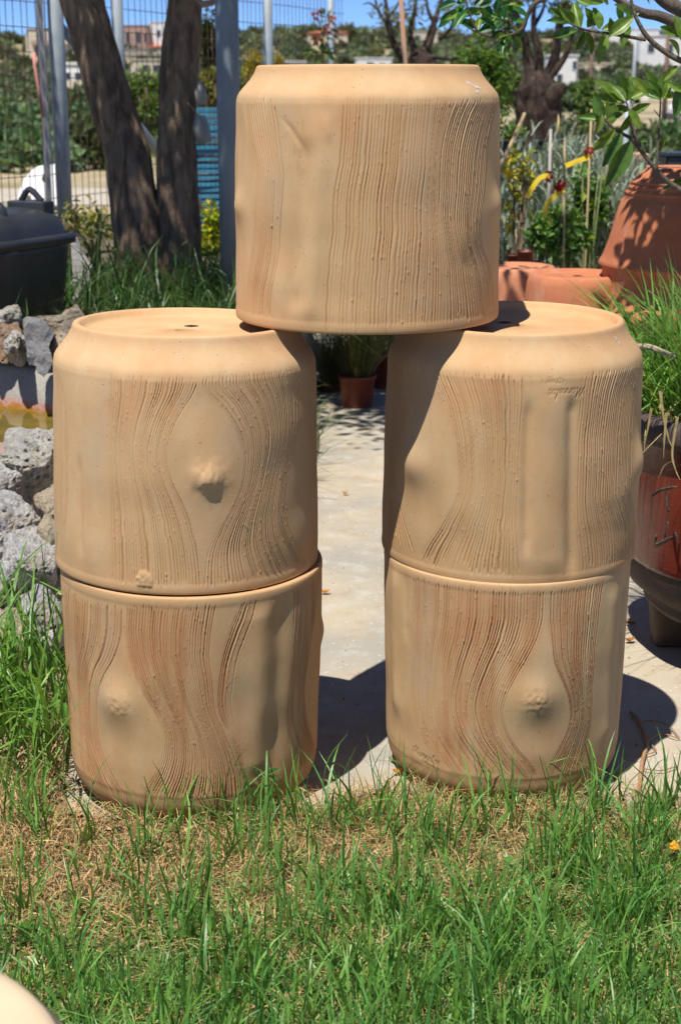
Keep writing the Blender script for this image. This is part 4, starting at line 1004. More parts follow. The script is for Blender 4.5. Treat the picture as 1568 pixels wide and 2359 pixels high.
for nm_, pr_, mt_ in (('outer_wall', [(PR + .17, -.02), (PR + .16, .445), (PR + .15, .46)], simple('plain_pond_concrete', (.33, .31, .27), (.24, .22, .19), .92, 9, .4, .01)), ('basin', [(PR + .15, .46), (PR + .03, .462), (PR + .012, .45), (PR - .02, .30), (PR - .06, -.02)], pond_wall_material())):
    m = MB(); m.lathe(pr_, 96, (0, 0, 0))
    Vp = np.concatenate(m.v); ang = np.arctan2(Vp[:, 1], Vp[:, 0]); near = sstep(.35, -.6, np.sin(ang)); Vp[:, 2] = np.where(Vp[:, 2] > .4, Vp[:, 2] - .10 * near, Vp[:, 2]); rr_ = np.hypot(Vp[:, 0], Vp[:, 1]); Vp[:, 1] = np.sin(ang) * (rr_ - PR + PR * PQ); Vp[:, 0] += PC[0]; Vp[:, 1] += PC[1]; m.v = [Vp]
    m.build(nm_, mt_, pw, True)
m = MB(); m.add([(PC[0] + (PR - .015) * math.cos(a), PC[1] + (PR * PQ - .015) * math.sin(a), .325) for a in np.linspace(0, 2 * math.pi, 65)[:-1]], [tuple(range(64))])
mw = bpy.data.materials.new('murky_water'); nt, N, L = nodes_of(mw); bs = N['Principled BSDF']; tc = N.new('ShaderNodeTexCoord').outputs['Object']
a = tex_noise(nt, 5, 5, .65, tc); b = tex_noise(nt, 1.6, 4, .6, tc); w2 = tex_noise(nt, 14, 2, .5, tc)
col = mix_rgb(nt, (.115, .088, .016), (.20, .135, .012), ramp(nt, a, .42, .62)); col = mix_rgb(nt, col, (.10, .105, .05), ramp(nt, b, .5, .68))
L.new(col, bs.inputs['Base Color']); bs.inputs['Roughness'].default_value = .06; bs.inputs['IOR'].default_value = 1.33; L.new(bump(nt, w2, .08, .02), bs.inputs['Normal'])
tag(m.build('water', mw), kind='structure')

# ------------------------------------------------------------------ rocks
def rock_material(name, c1, c2, c3, pit=1.0):
    m = bpy.data.materials.new(name); nt, N, L = nodes_of(m); bs = N['Principled BSDF']
    tc = N.new('ShaderNodeTexCoord').outputs['Object']
    a = tex_noise(nt, 26, 6, .7, tc, None, .5); b = tex_noise(nt, 95, 6, .75, tc); c = tex_noise(nt, 13, 5, .65, tc)
    v = N.new('ShaderNodeTexVoronoi'); v.inputs['Scale'].default_value = 52; v.inputs['Randomness'].default_value = 1; L.new(tc, v.inputs['Vector'])
    col = mix_rgb(nt, c1, c2, ramp(nt, a, .40, .62)); col = mix_rgb(nt, col, c3, ramp(nt, c, .5, .7, 0, .8)); col = mix_rgb(nt, col, (.09, .07, .05), ramp(nt, b, .52, .72, 0, .7))
    L.new(col, bs.inputs['Base Color']); bs.inputs['Roughness'].default_value = .88; bs.inputs['Specular IOR Level'].default_value = .3
    n1 = bump(nt, b, 1.0, .02); n2 = bump(nt, ramp(nt, v.outputs['Distance'], .05, .32), .9 * pit, .02, n1); L.new(n2, bs.inputs['Normal']); return m
M_RK1 = rock_material('pitted_limestone', (.66, .62, .55), (.42, .41, .38), (.62, .50, .34))
M_RK2 = rock_material('beige_limestone', (.62, .50, .35), (.50, .42, .32), (.52, .48, .44), .4)
M_RK3 = rock_material('reddish_limestone', (.44, .27, .16), (.34, .24, .17), (.40, .37, .33), .9)
M_RK4 = rock_material('grey_slate', (.40, .40, .42), (.46, .46, .46), (.52, .46, .37), .05)
M_RK5 = rock_material('crystalline_limestone', (.74, .71, .66), (.40, .40, .42), (.60, .46, .30), .5)
import bmesh
def ico(sub):
    bm = bmesh.new(); bmesh.ops.create_icosphere(bm, subdivisions=sub, radius=1.0)
    V = np.array([v.co[:] for v in bm.verts]); F = np.array([[v.index for v in f.verts] for f in bm.faces]); bm.free(); return V, F
IV, IF = ico(5)
def rock(px0, px1, py0, py1, Y, depth, mat, label, seed, pits=.12, ang=.0, power=3.6, nm='rock'):
    a = P(px0, py0, Y); b = P(px1, py1, Y); c = (a + b) / 2; rx = (b.x - a.x) / 2 * 1.1; rz = (a.z - b.z) / 2 * 1.1; depth *= 1.2
    V = IV.copy(); q = (np.abs(V) ** power).sum(1) ** (-1 / power); V = V * q[:, None] * .88
    rot = np.array(Euler((seed * 1.3, seed * .7, seed * 2.1)).to_matrix())
    Nn = V @ rot.T
    # facets: clip with random planes
    rg = np.random.default_rng(seed)
    for k in range(18):
        d = rg.normal(size=3); d /= np.linalg.norm(d); h = rg.uniform(.50, .86); s = V @ d; over = np.maximum(s - h, 0); V = V - over[:, None] * d * .85
    f = np.array([mnoise.fractal(Vector(v) * 1.6 + Vector((seed * 3.1, 0, 0)), .9, 2.1, 5) for v in V])
    pv = np.array([mnoise.voronoi(Vector(v) * 4.2 + Vector((seed, 2, 0)))[0][0] for v in V])
    pv2 = np.array([mnoise.noise(Vector(v) * 11 + Vector((seed, 5, 1))) for v in V])
    pv3 = np.array([mnoise.voronoi(Vector(v) * 8.5 + Vector((seed, 7, 3)))[0][0] for v in V])
    r = 1.12 + .17 * f - pits * np.clip(.32 - pv, 0, 1) * 6.0 - pits * np.clip(.28 - pv3, 0, 1) * 4.0 + .035 * pv2 * (pits > .05)
    V = V * r[:, None] * np.array([rx, depth / 2, rz])
    if ang: V = V @ np.array(Euler((0, ang, 0)).to_matrix()).T
    o = obj(nm, mesh_np(nm, V, IF, False), mat, None, c); tag(o, label, 'rock', 'rocks round the pond'); return o
rock(-40, 62, 735, 838, 4.98, .2, M_RK3, 'reddish pitted rock at far left on the pond wall', 3, .16)
rock(-15, 45, 702, 765, 5.06, .16, M_RK1, 'grey white rock behind the reddish rock on the wall', 4)
rock(8, 72, 768, 850, 4.86, .16, M_RK1, 'pale angular rock left of the grey slate on the wall', 5, .14)
rock(108, 190, 752, 836, 4.80, .16, M_RK2, 'ochre pitted rock tucked behind the upper left planter', 6, .14)
rock(10, 152, 984, 1152, 4.02, .22, M_RK1, 'big grey pockmarked limestone at the water edge', 8, .17)
rock(-45, 74, 1070, 1188, 3.93, .22, M_RK5, 'pale rock with quartz veins left below the pockmarked one', 9, .13)
rock(84, 160, 1128, 1212, 3.86, .18, M_RK2, 'beige rock under the pockmarked limestone beside the planter', 10, .04)
rock(-50, 104, 1140, 1290, 3.80, .24, M_RK5, 'grey and beige boulder with a deep shaded hollow', 12, .10)
rock(84, 160, 1186, 1300, 3.66, .12, M_RK2, 'flat sandy slab leaning against the left planters', 13, .0)
rock(10, 142, 1222, 1365, 3.60, .22, M_RK5, 'white crystalline rock above the left grass tuft', 14, .13)
rock(-40, 60, 1290, 1420, 3.55, .24, M_RK1, 'pitted rock at left edge behind the tall grass', 15, .13)
rock(40, 165, 1340, 1500, 3.48, .22, M_RK5, 'pale rock behind the left grass tuft by the lower planter', 16, .10)
rock(-60, 90, 1410, 1560, 3.40, .26, M_RK2, 'brown base rock deep behind the left grass', 18, .10)
rock(-330, -40, 1010, 1250, 3.8, .4, M_RK1, 'large limestone outside the left picture edge', 19, .12)
# grey slate flake standing on the wall
sl = empty('slate_flake', P(110, 800, 4.72)); tag(sl, 'large pointed grey slate flake standing on the pond wall', 'rock', 'rocks round the pond')
def flake(pts, Y, th, mat, parent, seed, name):
    rg = np.random.default_rng(seed); pts = np.array(pts, float); n = 26
    # fill the outline with a triangulated fan of rings so that the face can be uneven
    dense = []
    for a, b in zip(pts, np.roll(pts, -1, axis=0)):
        for k in range(5): dense.append(a + (b - a) * k / 5 + rg.normal(size=2) * .7)
    dense = np.array(dense); c = dense.mean(0); nd = len(dense); V = []; F = []
    rings = [1.0, .985, .8, .6, .4, .2]
    for s, off in ((1, 0), (-1, th)):
        st = len(V)
        for ri, k in enumerate(rings):
            for q in c + (dense - c) * k:
                z = (mnoise.fractal(Vector((q[0] * .03, q[1] * .03, seed + s)), 1, 2, 4)) * .007 - (0 if ri == 0 else .006)
                yy = Y + (off if s < 0 else 0) + (z if s > 0 else -z * .5) + (th * .25 if ri == 0 and s > 0 else 0) - (th * .25 if ri == 0 and s < 0 else 0); V.append(tuple(P(q[0], q[1], yy)))
        V.append(tuple(P(c[0], c[1], Y + (off if s < 0 else 0) - .004 * s)))
        for ri in range(len(rings) - 1):
            for j in range(nd):
                f = (st + ri * nd + j, st + ri * nd + (j + 1) % nd, st + (ri + 1) * nd + (j + 1) % nd, st + (ri + 1) * nd + j); F.append(f if s < 0 else f[::-1])
        last = st + (len(rings) - 1) * nd
        for j in range(nd): f = (last + j, last + (j + 1) % nd, st + len(rings) * nd); F.append(f if s < 0 else f[::-1])
    half = len(rings) * nd + 1
    for j in range(nd): F.append((j, (j + 1) % nd, half + (j + 1) % nd, half + j))
    m = MB(); m.add(V, F); o = m.build(name, mat, parent, False); o.location = -Vector(parent.location); return o
flake([(52, 736), (60, 728), (96, 733), (125, 765), (113, 800), (120, 822), (122, 836), (112, 855), (101, 868), (86, 858), (82, 842), (66, 838), (60, 800), (54, 770)], 4.70, .05, M_RK4, sl, 3, 'front_flake')
flake([(60, 732), (92, 726), (140, 724), (150, 714), (178, 700), (205, 742), (190, 770), (160, 780), (125, 770), (90, 760)], 4.78, .16, M_RK2, sl, 8, 'top_ledge')

# ------------------------------------------------------------------ brown glazed planter with grass, right
M_GLAZE = simple('red_brown_glaze', (.20, .036, .019), (.135, .024, .013), .27, 7, .25, .004, spec=.5)
M_BARE = simple('bare_brown_stoneware', (.115, .083, .060), (.07, .05, .037), .85, 9, .3, .004)
bp = G(1655, 1500, 0); by_ = 3.50; bx_ = P(1668, 1400, by_).x
bpn = empty('glazed_planter', (bx_, by_, 0)); bpn.rotation_euler = (0, 0, R_(12)); tag(bpn, 'red brown glazed footed planter with scratched marks at right edge', 'planter')
V, F = squircle([(.155, .118), (.176, .122), (.182, .135), (.178, .15), (.215, .175), (.232, .21), (.243, .26)], 72, 2.9); m = MB(); m.add(V, F); m.build('bare_base', M_BARE, bpn, True)
V, F = squircle([(.2405, .252), (.2445, .255), (.2475, .27), (.258, .36), (.262, .47), (.258, .55), (.262, .56)], 72, 2.9); m = MB(); m.add(V, F); m.build('glazed_body', M_GLAZE, bpn, True)
V, F = squircle([(.26, .556), (.285, .562), (.29, .58), (.288, .61), (.28, .622), (.255, .622), (.245, .60), (.24, .56)], 72, 2.9); m = MB(); m.add(V, F); m.build('rim', simple('dark_rim', (.085, .06, .05), (.06, .04, .035), .7, 9, .3), bpn, True)
V, F = squircle([(.244, .595), (.12, .605), (.004, .61)], 72, 2.9); m = MB(); m.add(V, F); m.build('soil', soil, bpn, True)
V, F = squircle([(.004, .119), (.156, .119)], 72, 2.9); m = MB(); m.add(V, F[::1]); m.build('underside', M_BARE, bpn, True)
for k in range(4):
    a = R_(45 + 90 * k + 5); m = MB(); V, F = squircle([(.004, 0), (.036, .0), (.04, .006), (.05, .125)], 28, 5); m.add(V, F); m.build('foot', M_BARE, bpn, True, (.135 * math.cos(a) * 1.0, .135 * math.sin(a) * 1.0, .001), (0, 0, a + .5))
# scratched marks: raised bare-clay rods, colour darkened like the shade in cuts
def on_pot(px, py):
    o = Vector((0, 0, CAM_H)); d = ray(px, py).normalized(); inv = Euler((0, 0, -R_(12))).to_matrix(); t = 2.6
    while t < 4.2:
        q = inv @ (o + d * t - Vector((bx_, by_, 0))); k = (abs(q.x) ** 2.9 + abs(q.y) ** 2.9) ** (1 / 2.9)
        rad = np.interp(q.z, [.252, .27, .36, .47, .55], [.2445, .2475, .258, .262, .258])
        if k <= rad: return inv @ (o + d * (t - .0005) - Vector((bx_, by_, 0)))
        t += .001
    return inv @ (o + d * 3.3 - Vector((bx_, by_, 0)))
for pl in ([(1505, 1141), (1520, 1130), (1543, 1124), (1562, 1122)], [(1534, 1123), (1536, 1145), (1539, 1165), (1543, 1178)], [(1541, 1202), (1539, 1218), (1534, 1236)],
           [(1515, 1234), (1511, 1246), (1514, 1255), (1530, 1247), (1552, 1237), (1564, 1234)], [(1556, 1226), (1562, 1240), (1566, 1256)]):
    m = MB(); m.tube([tuple(on_pot(*q[:2]) * 1.0 + Vector((0, .0046, 0))) for q in spline(pl, 4)], .0034, 7); m.build('scratched_mark', simple('scratch_clay_shade', (.10, .078, .062), (.055, .042, .034), .9, 60, .4), bpn, True)
# grass in it
rg = np.random.default_rng(71); gc = empty('grass_clump', (bx_, by_, .60)); tag(gc, 'tall green grass clump growing in the brown glazed planter', 'grass')
n = 1500; a = rg.uniform(0, 6.28, n); rr = .24 * np.sqrt(rg.random(n)); base = np.stack([rr * np.cos(a), rr * np.sin(a), np.zeros(n)], -1)
hh = rg.uniform(.12, .40, n); lean = np.stack([np.cos(a), np.sin(a)], -1) * (rr / .24)[:, None] * .30 + rg.normal(size=(n, 2)) * .14; bend = lean * .9 + rg.normal(size=(n, 2)) * .15
blades('blades', base, hh, rg.uniform(.0035, .0085, n), lean, bend, rand_cols(n, (.175, .35, .065), .3, .08, rg), M_GRASS, gc, 6, np.where(rg.random(n) < .18, rg.uniform(.4, .85, n), 2.0), seed=72)
n = 150; a = rg.uniform(0, 6.28, n); rr = rg.uniform(.2, .28, n); base = np.stack([rr * np.cos(a), rr * np.sin(a), rg.uniform(-.02, .06, n)], -1)
lean = np.stack([np.cos(a), np.sin(a)], -1) * rg.uniform(.3, .8, (n, 1)) + rg.normal(size=(n, 2)) * .2; bend = rg.normal(size=(n, 2)) * .25
blades('dead_blades', base, rg.uniform(.06, .17, n), rg.uniform(.002, .0045, n), lean, bend, rand_cols(n, (.48, .38, .17), .3, 0, rg), M_STRAW, gc, 6, rg.uniform(.05, .35, n), seed=73)
# hanging dry blades over the rim
for k, (pts) in enumerate(([(1500, 940), (1492, 985), (1483, 1030)], [(1535, 950), (1530, 1010), (1528, 1055)], [(1520, 900), (1528, 960), (1540, 1010), (1548, 1030)], [(1560, 960), (1548, 1040), (1555, 1080), (1566, 1105)], [(1552, 1060), (1530, 1072), (1517, 1100)])):
    q = [P(x, y, 3.16) for x, y in pts]; q = spline([tuple(v) for v in q], 5); V = []; nn = len(q)
    for j, v in enumerate(q): w = .0032 * (1 - .85 * j / nn); V += [(v[0] - w, v[1], v[2]), (v[0] + w, v[1] + .001, v[2])]
    me = mesh_np('dry_blade', V, [(2 * i, 2 * i + 1, 2 * i + 3, 2 * i + 2) for i in range(nn - 1)]); point_color(me, np.tile(np.array([.58, .45, .21]), (len(V), 1))); o = obj('dry_blade', me, M_STRAW, gc); o.location = -Vector(gc.location)
# old rope lying in the grass
m = MB(); q = spline([tuple(P(1450, 800, 3.30)), tuple(P(1476, 797, 3.24)), tuple(P(1500, 800, 3.22)), tuple(P(1520, 808, 3.21)), tuple(P(1552, 822, 3.25))], 8); m.tube(q, .0065, 10)
tag(m.build('rope', simple('blue_flecked_rope', (.36, .30, .20), (.08, .17, .25), .8, 70, .5, .004, lo=.56, hi=.64), None, True), 'old rope with blue flecks lying in the planter grass', 'rope')

# ------------------------------------------------------------------ terracotta pots upside down, right
def terra(name, c1, c2):
    m = bpy.data.materials.new(name); nt, N, L = nodes_of(m); bs = N['Principled BSDF']; tc = N.new('ShaderNodeTexCoord').outputs['Object']
    a = tex_noise(nt, 4, 5, .65, tc); b = tex_noise(nt, 11, 6, .7, tc, (1, 1, .5)); c = tex_noise(nt, 90, 4, .7, tc)
    col = mix_rgb(nt, c1, c2, ramp(nt, a, .4, .62)); col = mix_rgb(nt, col, (.52, .36, .27), ramp(nt, b, .55, .75, 0, .5)); col = mix_rgb(nt, col, (.20, .09, .05), ramp(nt, b, .40, .26, 0, .5)); col = mix_rgb(nt, col, tuple(x * .6 for x in c2), ramp(nt, c, .6, .75, 0, .4))
    L.new(col, bs.inputs['Base Color']); bs.inputs['Roughness'].default_value = .85; bs.inputs['Specular IOR Level'].default_value = .25; L.new(bump(nt, c, .3, .002), bs.inputs['Normal']); return m
M_TERRA = terra('terracotta', (.50, .185, .088), (.40, .135, .062)); M_TERRA2 = terra('pale_terracotta', (.55, .235, .13), (.46, .175, .09))
def lathe_pot(name, px_c, Y, prof, mat, label, n=72, cat='pot', z0=0.0, group='terracotta pots upside down at right'):
    c = P(px_c, 700, Y); r = empty(name, (c.x, Y, z0)); tag(r, label, cat, group); return r
def z_at(py, Y): return P(784, py, Y).z
YU = 5.0; s = YU / FPX * 1.01
ru = lathe_pot('terracotta_urn', 1600, YU, None, M_TERRA, 'large upside-down terracotta urn with ringed neck, shaded by leaves')
Z = lambda py: z_at(py, YU)
prof = [(.001, Z(383)), (.165, Z(383)), (.178, Z(385)), (.195, Z(397)), (.218, Z(412)), (.226, Z(417)), (.227, Z(421)), (.222, Z(423)), (.234, Z(427)), (.236, Z(432)), (.231, Z(435)), (.243, Z(439)), (.245, Z(444)), (.240, Z(447)), (.254, Z(458)), (.272, Z(500)), (.290, Z(550)), (.306, Z(585)), (.316, Z(598)), (.322, Z(605)), (.318, Z(610)), (.305, Z(616)), (.307, Z(665)), (.325, Z(690)), (.33, Z(720)), (.325, Z(760)), (.30, Z(775)), (.33, .40), (.345, .2), (.35, .01), (.34, 0)]
m = MB(); m.lathe([(r_, z) for r_, z in prof[::-1]], 96); m.build('urn_body', M_TERRA, ru, True)
m = MB(); m.lathe([(.36, 0), (.365, .01), (.365, .06), (.352, .075)], 96); m.build('lip', M_TERRA, ru, True)
def up_pot(px_c, Y, wpx, pytop, mat, label, ring=.85, hgt=None):
    zt = z_at(pytop, Y); w = wpx / 2 * Y / FPX * 1.02; c = P(px_c, pytop, Y); r = empty('terracotta_pot', (c.x, Y, 0)); tag(r, label, 'pot', 'terracotta pots upside down at right')
    m = MB(); m.lathe([(w * 1.18, 0), (w * 1.2, .02), (w * 1.2, .1), (w * 1.12, .11), (w * 1.03, zt - .08), (w * 1.0, zt - .03), (w * .96, zt - .008), (w * .9, zt), (w * .8, zt), (w * .76, zt - .008), (w * .1, zt - .009)], 72); m.build('pot_body', mat, r, True)
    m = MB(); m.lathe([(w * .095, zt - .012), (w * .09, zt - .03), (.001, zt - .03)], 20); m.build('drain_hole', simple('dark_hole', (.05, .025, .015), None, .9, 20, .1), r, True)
up_pot(1186, 5.55, 190, 611, M_TERRA2, 'pale upside-down terracotta pot right behind the top planter')
up_pot(1330, 5.05, 225, 628, M_TERRA, 'upside-down terracotta pot with drain hole beside the large urn')
up_pot(1490, 4.55, 160, 712, M_TERRA, 'low upside-down terracotta pot half hidden by the planter grass')
# tan trough and black box behind the urn
r = empty('tan_trough', P(1430, 395, 7.2)); tag(r, 'tan square trough standing behind the large urn', 'trough'); m = MB(); c = P(1430, 395, 7.2)
m.box((0, 0, -.02), (.20, .2, .26)); m.build('trough_body', simple('tan_clay', (.52, .32, .19), (.44, .26, .15), .85, 7, .2), r)
m = MB(); m.box((0, 0, .118), (.215, .215, .03)); m.build('trough_rim', MATS['tan_clay'], r); r.location.z = P(1430, 368, 7.2).z - .1
m = MB(); m.box((0, 0, -.15 - r.location.z / 2 + .0), (.18, .18, r.location.z - .3)); m.build('pedestal', M_GREYST, r)
r = empty('black_box', P(1553, 374, 7.4)); tag(r, 'black plastic box on the trough row at the right edge', 'box')
m = MB(); m.box((0, 0, 0), (.12, .2, .07)); m.build('box_body', M_BLK, r); m = MB(); m.box((0, 0, .043), (.135, .22, .016)); m.build('box_lid', M_BLK, r)
m = MB(); m.box((0, 0, -.04 - (r.location.z - .04) / 2), (.10, .16, r.location.z - .04)); m.build('stand', M_GREYST, r)

# ------------------------------------------------------------------ nursery plants
rg = np.random.default_rng(80); n = 20000
x0, x1 = P(1110, 500, 7).x, P(1470, 500, 8.6).x; px = rg.uniform(x0, x1 + .3, n); py = 6.7 + np.abs(rg.normal(size=n)) * .75
top = 1.0 + .10 * np.sin(px * 7) + .08 * np.sin(py * 5 + px * 3) + .05 * (py - 6.7); zb = rg.uniform(.1, 1, n) ** .6 * top - .12
base = np.stack([px, py, np.maximum(zb, .02)], -1)
g = blades('lavender', base, rg.uniform(.05, .14, n), rg.uniform(.008, .017, n), rg.normal(size=(n, 2)) * .35, rg.normal(size=(n, 2)) * .25, rand_cols(n, (.36, .42, .33), .25, .04, rg), M_OLIVE, seg=3, seed=81)
tag(g, 'silver green lavender mass in the nursery rows', 'lavender', kind='stuff')
def rose(px, pyt, Y, label, seed, n=380, w=36, h=90, base=(.15, .29, .065), pyc=None):
    r = empty('rose_bush', (P(px, 600, Y).x, Y, 0)); tag(r, label, 'rose', 'potted roses in the nursery rows'); rg = np.random.default_rng(seed)
    c = P(px, pyc or (pyt + h), Y); s = Y / FPX; m = MB()
    for k in range(5):
        e = (rg.uniform(-1, 1) * w * s, rg.uniform(-.08, .08), c.z + h * s * rg.uniform(.2, .95)); m.tube([(rg.uniform(-.03, .03), 0, .0), (e[0] * .3, e[1] * .3, c.z * .6), e], [.007, .006, .003], 5)
    m.build('stems', simple('green_stem', (.14, .17, .05), None, .6, 20, .1), r, True)
    foliage('foliage', n, (0, 0, c.z), (w * s, w * s * .7, h * s), .042, base, M_LEAF, r, .35, .12, 20, .32, seed, .6); return r
r1 = rose(1258, 470, 6.35, 'rose bush on the left stake with yellow tag and red bloom', 91, 420, 42, 60, pyc=545)
r2 = rose(1298, 450, 6.45, 'rose bush on the middle stake with a red bloom', 92, 620, 52, 70, pyc=540)
r3 = rose(1350, 390, 6.7, 'taller rose bush on the right stake, nearest the urn', 93, 520, 40, 80, pyc=470)
shrub('yellow_rose', 1190, 430, 6.5, 44, 90, 130, .05, (.40, .40, .06), 'sparse yellowish rose shoots beside the top planter', 94, yellow=.4, ground=0, clumps=12, csize=.3, cat='rose')
M_STAKE = simple('bamboo_stake', (.45, .34, .18), (.36, .26, .13), .75, 12, .15, stretch=(1, 1, .2))
M_STAKEG = simple('grey_stake', (.40, .37, .33), (.30, .28, .25), .85, 12, .2, stretch=(1, 1, .2))
def stake(p0, p1, Y0, Y1, rad, mat, label):
    a, b = P(*p0, Y0), P(*p1, Y1)
    if a.z > 0.02 and abs(a.x - b.x) < .12: a = Vector((a.x - (b.x - a.x) * .3, a.y, 0.0))
    m = MB(); m.tube([a, (a + b) / 2 + Vector((.006, 0, 0)), b], [rad * .85, rad * .8, rad * .72], 10); tag(m.build('stake', mat, None, True), label, 'stake', 'stakes in the nursery rows')
stake((1298, 610), (1300, 315), 6.3, 6.3, .0062, M_STAKE, 'thin bamboo stake in the middle of the rose bushes')
stake((1345, 560), (1362, 250), 6.6, 6.6, .006, M_STAKE, 'bamboo stake right of the yellow tags, nearest the urn')
stake((1258, 560), (1268, 296), 6.5, 6.5, .0085, M_STAKEG, 'grey wooden stake left of the middle bamboo stake')
stake((1130, 420), (1208, 260), 6.2, 6.4, .010, M_STAKE, 'thick leaning bamboo cane beside the top planter')
stake((966, 165), (922, -20), 8.2, 8.0, .017, simple('reddish_cane', (.36, .19, .12), (.28, .20, .15), .8, 8, .2, stretch=(1, 1, .1)), 'reddish cane leaning above the top planter')
M_TAG = simple('yellow_tag', (.80, .58, .02), (.72, .50, .02), .5, 4, .02)
def ytag(pts, Y, label, w=.0095):
    q = spline([tuple(P(x, y, Y)) for x, y in pts], 6); V = []; nn = len(q)
    for j, v in enumerate(q):
        t = q[min(j + 1, nn - 1)] - q[max(j - 1, 0)]; nrm = np.array([-t[2], 0, t[0]]); nrm /= np.linalg.norm(nrm) + 1e-9
        V += [tuple(v - nrm * w), tuple(v + nrm * w + np.array([0, .004, 0]))]
    o = obj('plant_tag', mesh_np('plant_tag', V, [(2 * i, 2 * i + 1, 2 * i + 3, 2 * i + 2) for i in range(nn - 1)], False), M_TAG); o.modifiers.new('s', 'SOLIDIFY').thickness = .001; tag(o, label, 'tag', 'yellow plant tags on the roses')
ytag([(1302, 381), (1330, 370), (1362, 358)], 6.2, 'straight yellow plant tag tied high on the right stake')
ytag([(1213, 455), (1228, 428), (1245, 408), (1264, 403)], 6.2, 'curved yellow plant tag leftmost of the three')
ytag([(1254, 498), (1260, 470), (1275, 452), (1300, 438)], 6.2, 'drooping yellow plant tag below the middle red bloom')
def bloom(px, py, Y, par, seed, col=(.42, .012, .02), s=.022):
    f = foliage('bloom', 40, P(px, py, Y), (s, s, s * .8), s * 1.1, col, M_LEAF, par, .3, 0, 0, .3, seed, .9); f.location = -Vector(par.location)
bloom(1291, 425, 6.2, r2, 401, s=.016); bloom(1263, 406, 6.22, r1, 402, s=.014); bloom(1357, 346, 6.2, r3, 403, (.5, .02, .02), .012); bloom(1237, 606, 6.0, r1, 404, (.3, .02, .07), .01)
def npot(px, py0, py1, Y, w, label, mat=None, z0=None, cat='pot', name='nursery_pot', plant=None):
    c = P(px, py1, Y); s = Y / FPX; W = w / 2 * s; H = P(px, py0, Y).z - c.z if z0 is None else P(px, py0, Y).z - z0
    r = empty(name, (c.x, Y, c.z if z0 is None else z0)); tag(r, label, cat, 'small brown nursery pots')
    mt = mat or simple('brown_nursery_plastic', (.26, .062, .03), (.19, .045, .022), .5, 9, .1)
    m = MB(); m.lathe([(.001, 0), (W * .78, 0), (W * .8, .004), (W * .96, H * .9), (W * 1.02, H * .9), (W * 1.03, H), (W * .97, H), (W * .9, H * .8), (W * .75, .01), (.001, .01)], 40); m.build('pot_body', mt, r, True)
    m = MB(); m.lathe([(W * .93, H * .84), (W * .5, H * .88), (.001, H * .88)], 32); m.build('soil', soil, r, True); return r, W, H
npot(1209, 576, 615, 5.9, 40, 'small brown nursery pot behind the pale terracotta pot'); npot(1180, 585, 615, 6.0, 30, 'dull nursery pot just left of the small brown one')
tz = z_at(615, 5.95) - .012; tb_ = empty('plant_table', (P(1196, 615, 5.95).x, 5.97, 0)); tag(tb_, 'low wooden plant table carrying the two small nursery pots', 'table')
m = MB(); m.box((0, 0, tz - .012), (.24, .26, .022)); m.build('table_top', M_WOODP, tb_)
for sx in (-1, 1):
    for sy in (-1, 1): m = MB(); m.box((sx * .1, sy * .1, (tz - .023) / 2), (.03, .03, tz - .023)); m.build('leg', M_WOODP, tb_)
# dark plant trays behind the lavender
r = empty('nursery_bench', (P(1255, 360, 9.3).x, 9.3, 0)); tag(r, 'low dark bench of black plant trays behind the lavender', 'bench'); zt = z_at(345, 9.3)
m = MB(); m.box((0, 0, zt - .05), (.62, .3, .06)); m.build('tray', M_BLK, r)
for sx in (-1, 1):
    for sy in (-1, 1): m = MB(); m.box((sx * .28, sy * .12, (zt - .08) / 2), (.04, .04, zt - .08)); m.build('leg', M_BLK, r)
for k in range(6): m = MB(); m.lathe([(.03, 0), (.04, .07), (.043, .07), (.043, .08), (.036, .08), (.03, .02)], 16, (-.26 + .105 * k, 0, zt - .02)); m.build('plant_cup', M_BLK, r, True)

# ------------------------------------------------------------------ trees behind, right
YO = 12.0; ol = empty('olive_stump', (P(1235, 600, YO).x, YO, 0)); tag(ol, 'gnarled dark olive trunk with bare upright branches', 'tree')
trunk_mesh('trunk', [P(1232, 640, YO), P(1238, 480, YO), P(1240, 340, YO), P(1240, 250, YO), P(1232, 200, YO), P(1225, 165, YO)], [.24, .2, .155, .18, .17, .10], M_BARK2, ol, 7, rough=.17)
trunk_mesh('burl', [P(1245, 235, YO - .08), P(1275, 215, YO - .1), P(1302, 195, YO - .1)], [.10, .075, .03], M_BARK2, ol, 9, n=24, rough=.22, per=8)
for k, (pts, r0) in enumerate((([(1222, 180), (1212, 110), (1190, 30), (1175, -60)], .05), ([(1235, 180), (1240, 120), (1228, 60), (1235, -60)], .045), ([(1250, 190), (1275, 140), (1285, 80), (1300, 0), (1310, -60)], .05), ([(1265, 180), (1300, 130), (1318, 80), (1322, 40)], .03), ([(1212, 110), (1180, 80), (1150, 20), (1140, -40)], .025), ([(1228, 60), (1250, 20), (1262, -40)], .02), ([(1195, 190), (1180, 150), (1170, 120), (1178, 60)], .035))):
    trunk_mesh('branch', [P(*q, YO + .05 * (k % 3 - 1)) for q in pts], [r0 * (1 - .75 * i / (len(pts) - 1)) for i in range(len(pts))], M_BARK2, ol, k, n=10, rough=.15, per=6)
for k, (px, py, w, h) in enumerate(((1180, -10, 60, 40), (1250, -20, 70, 36), (1310, 10, 40, 36), (1150, 40, 30, 40))):
    f = foliage('foliage', 260, P(px, py, YO), (w * YO / FPX, .25, h * YO / FPX), .06, (.13, .16, .08), M_OLIVE, ol, .3, .05, 14, .35, 500 + k, .3); f.location = -Vector(ol.location)
YB = 13.0; bt = empty('bare_tree', (P(975, 300, YB).x, YB, 0)); tag(bt, 'half bare small tree with thin grey branches above the top planter', 'tree')
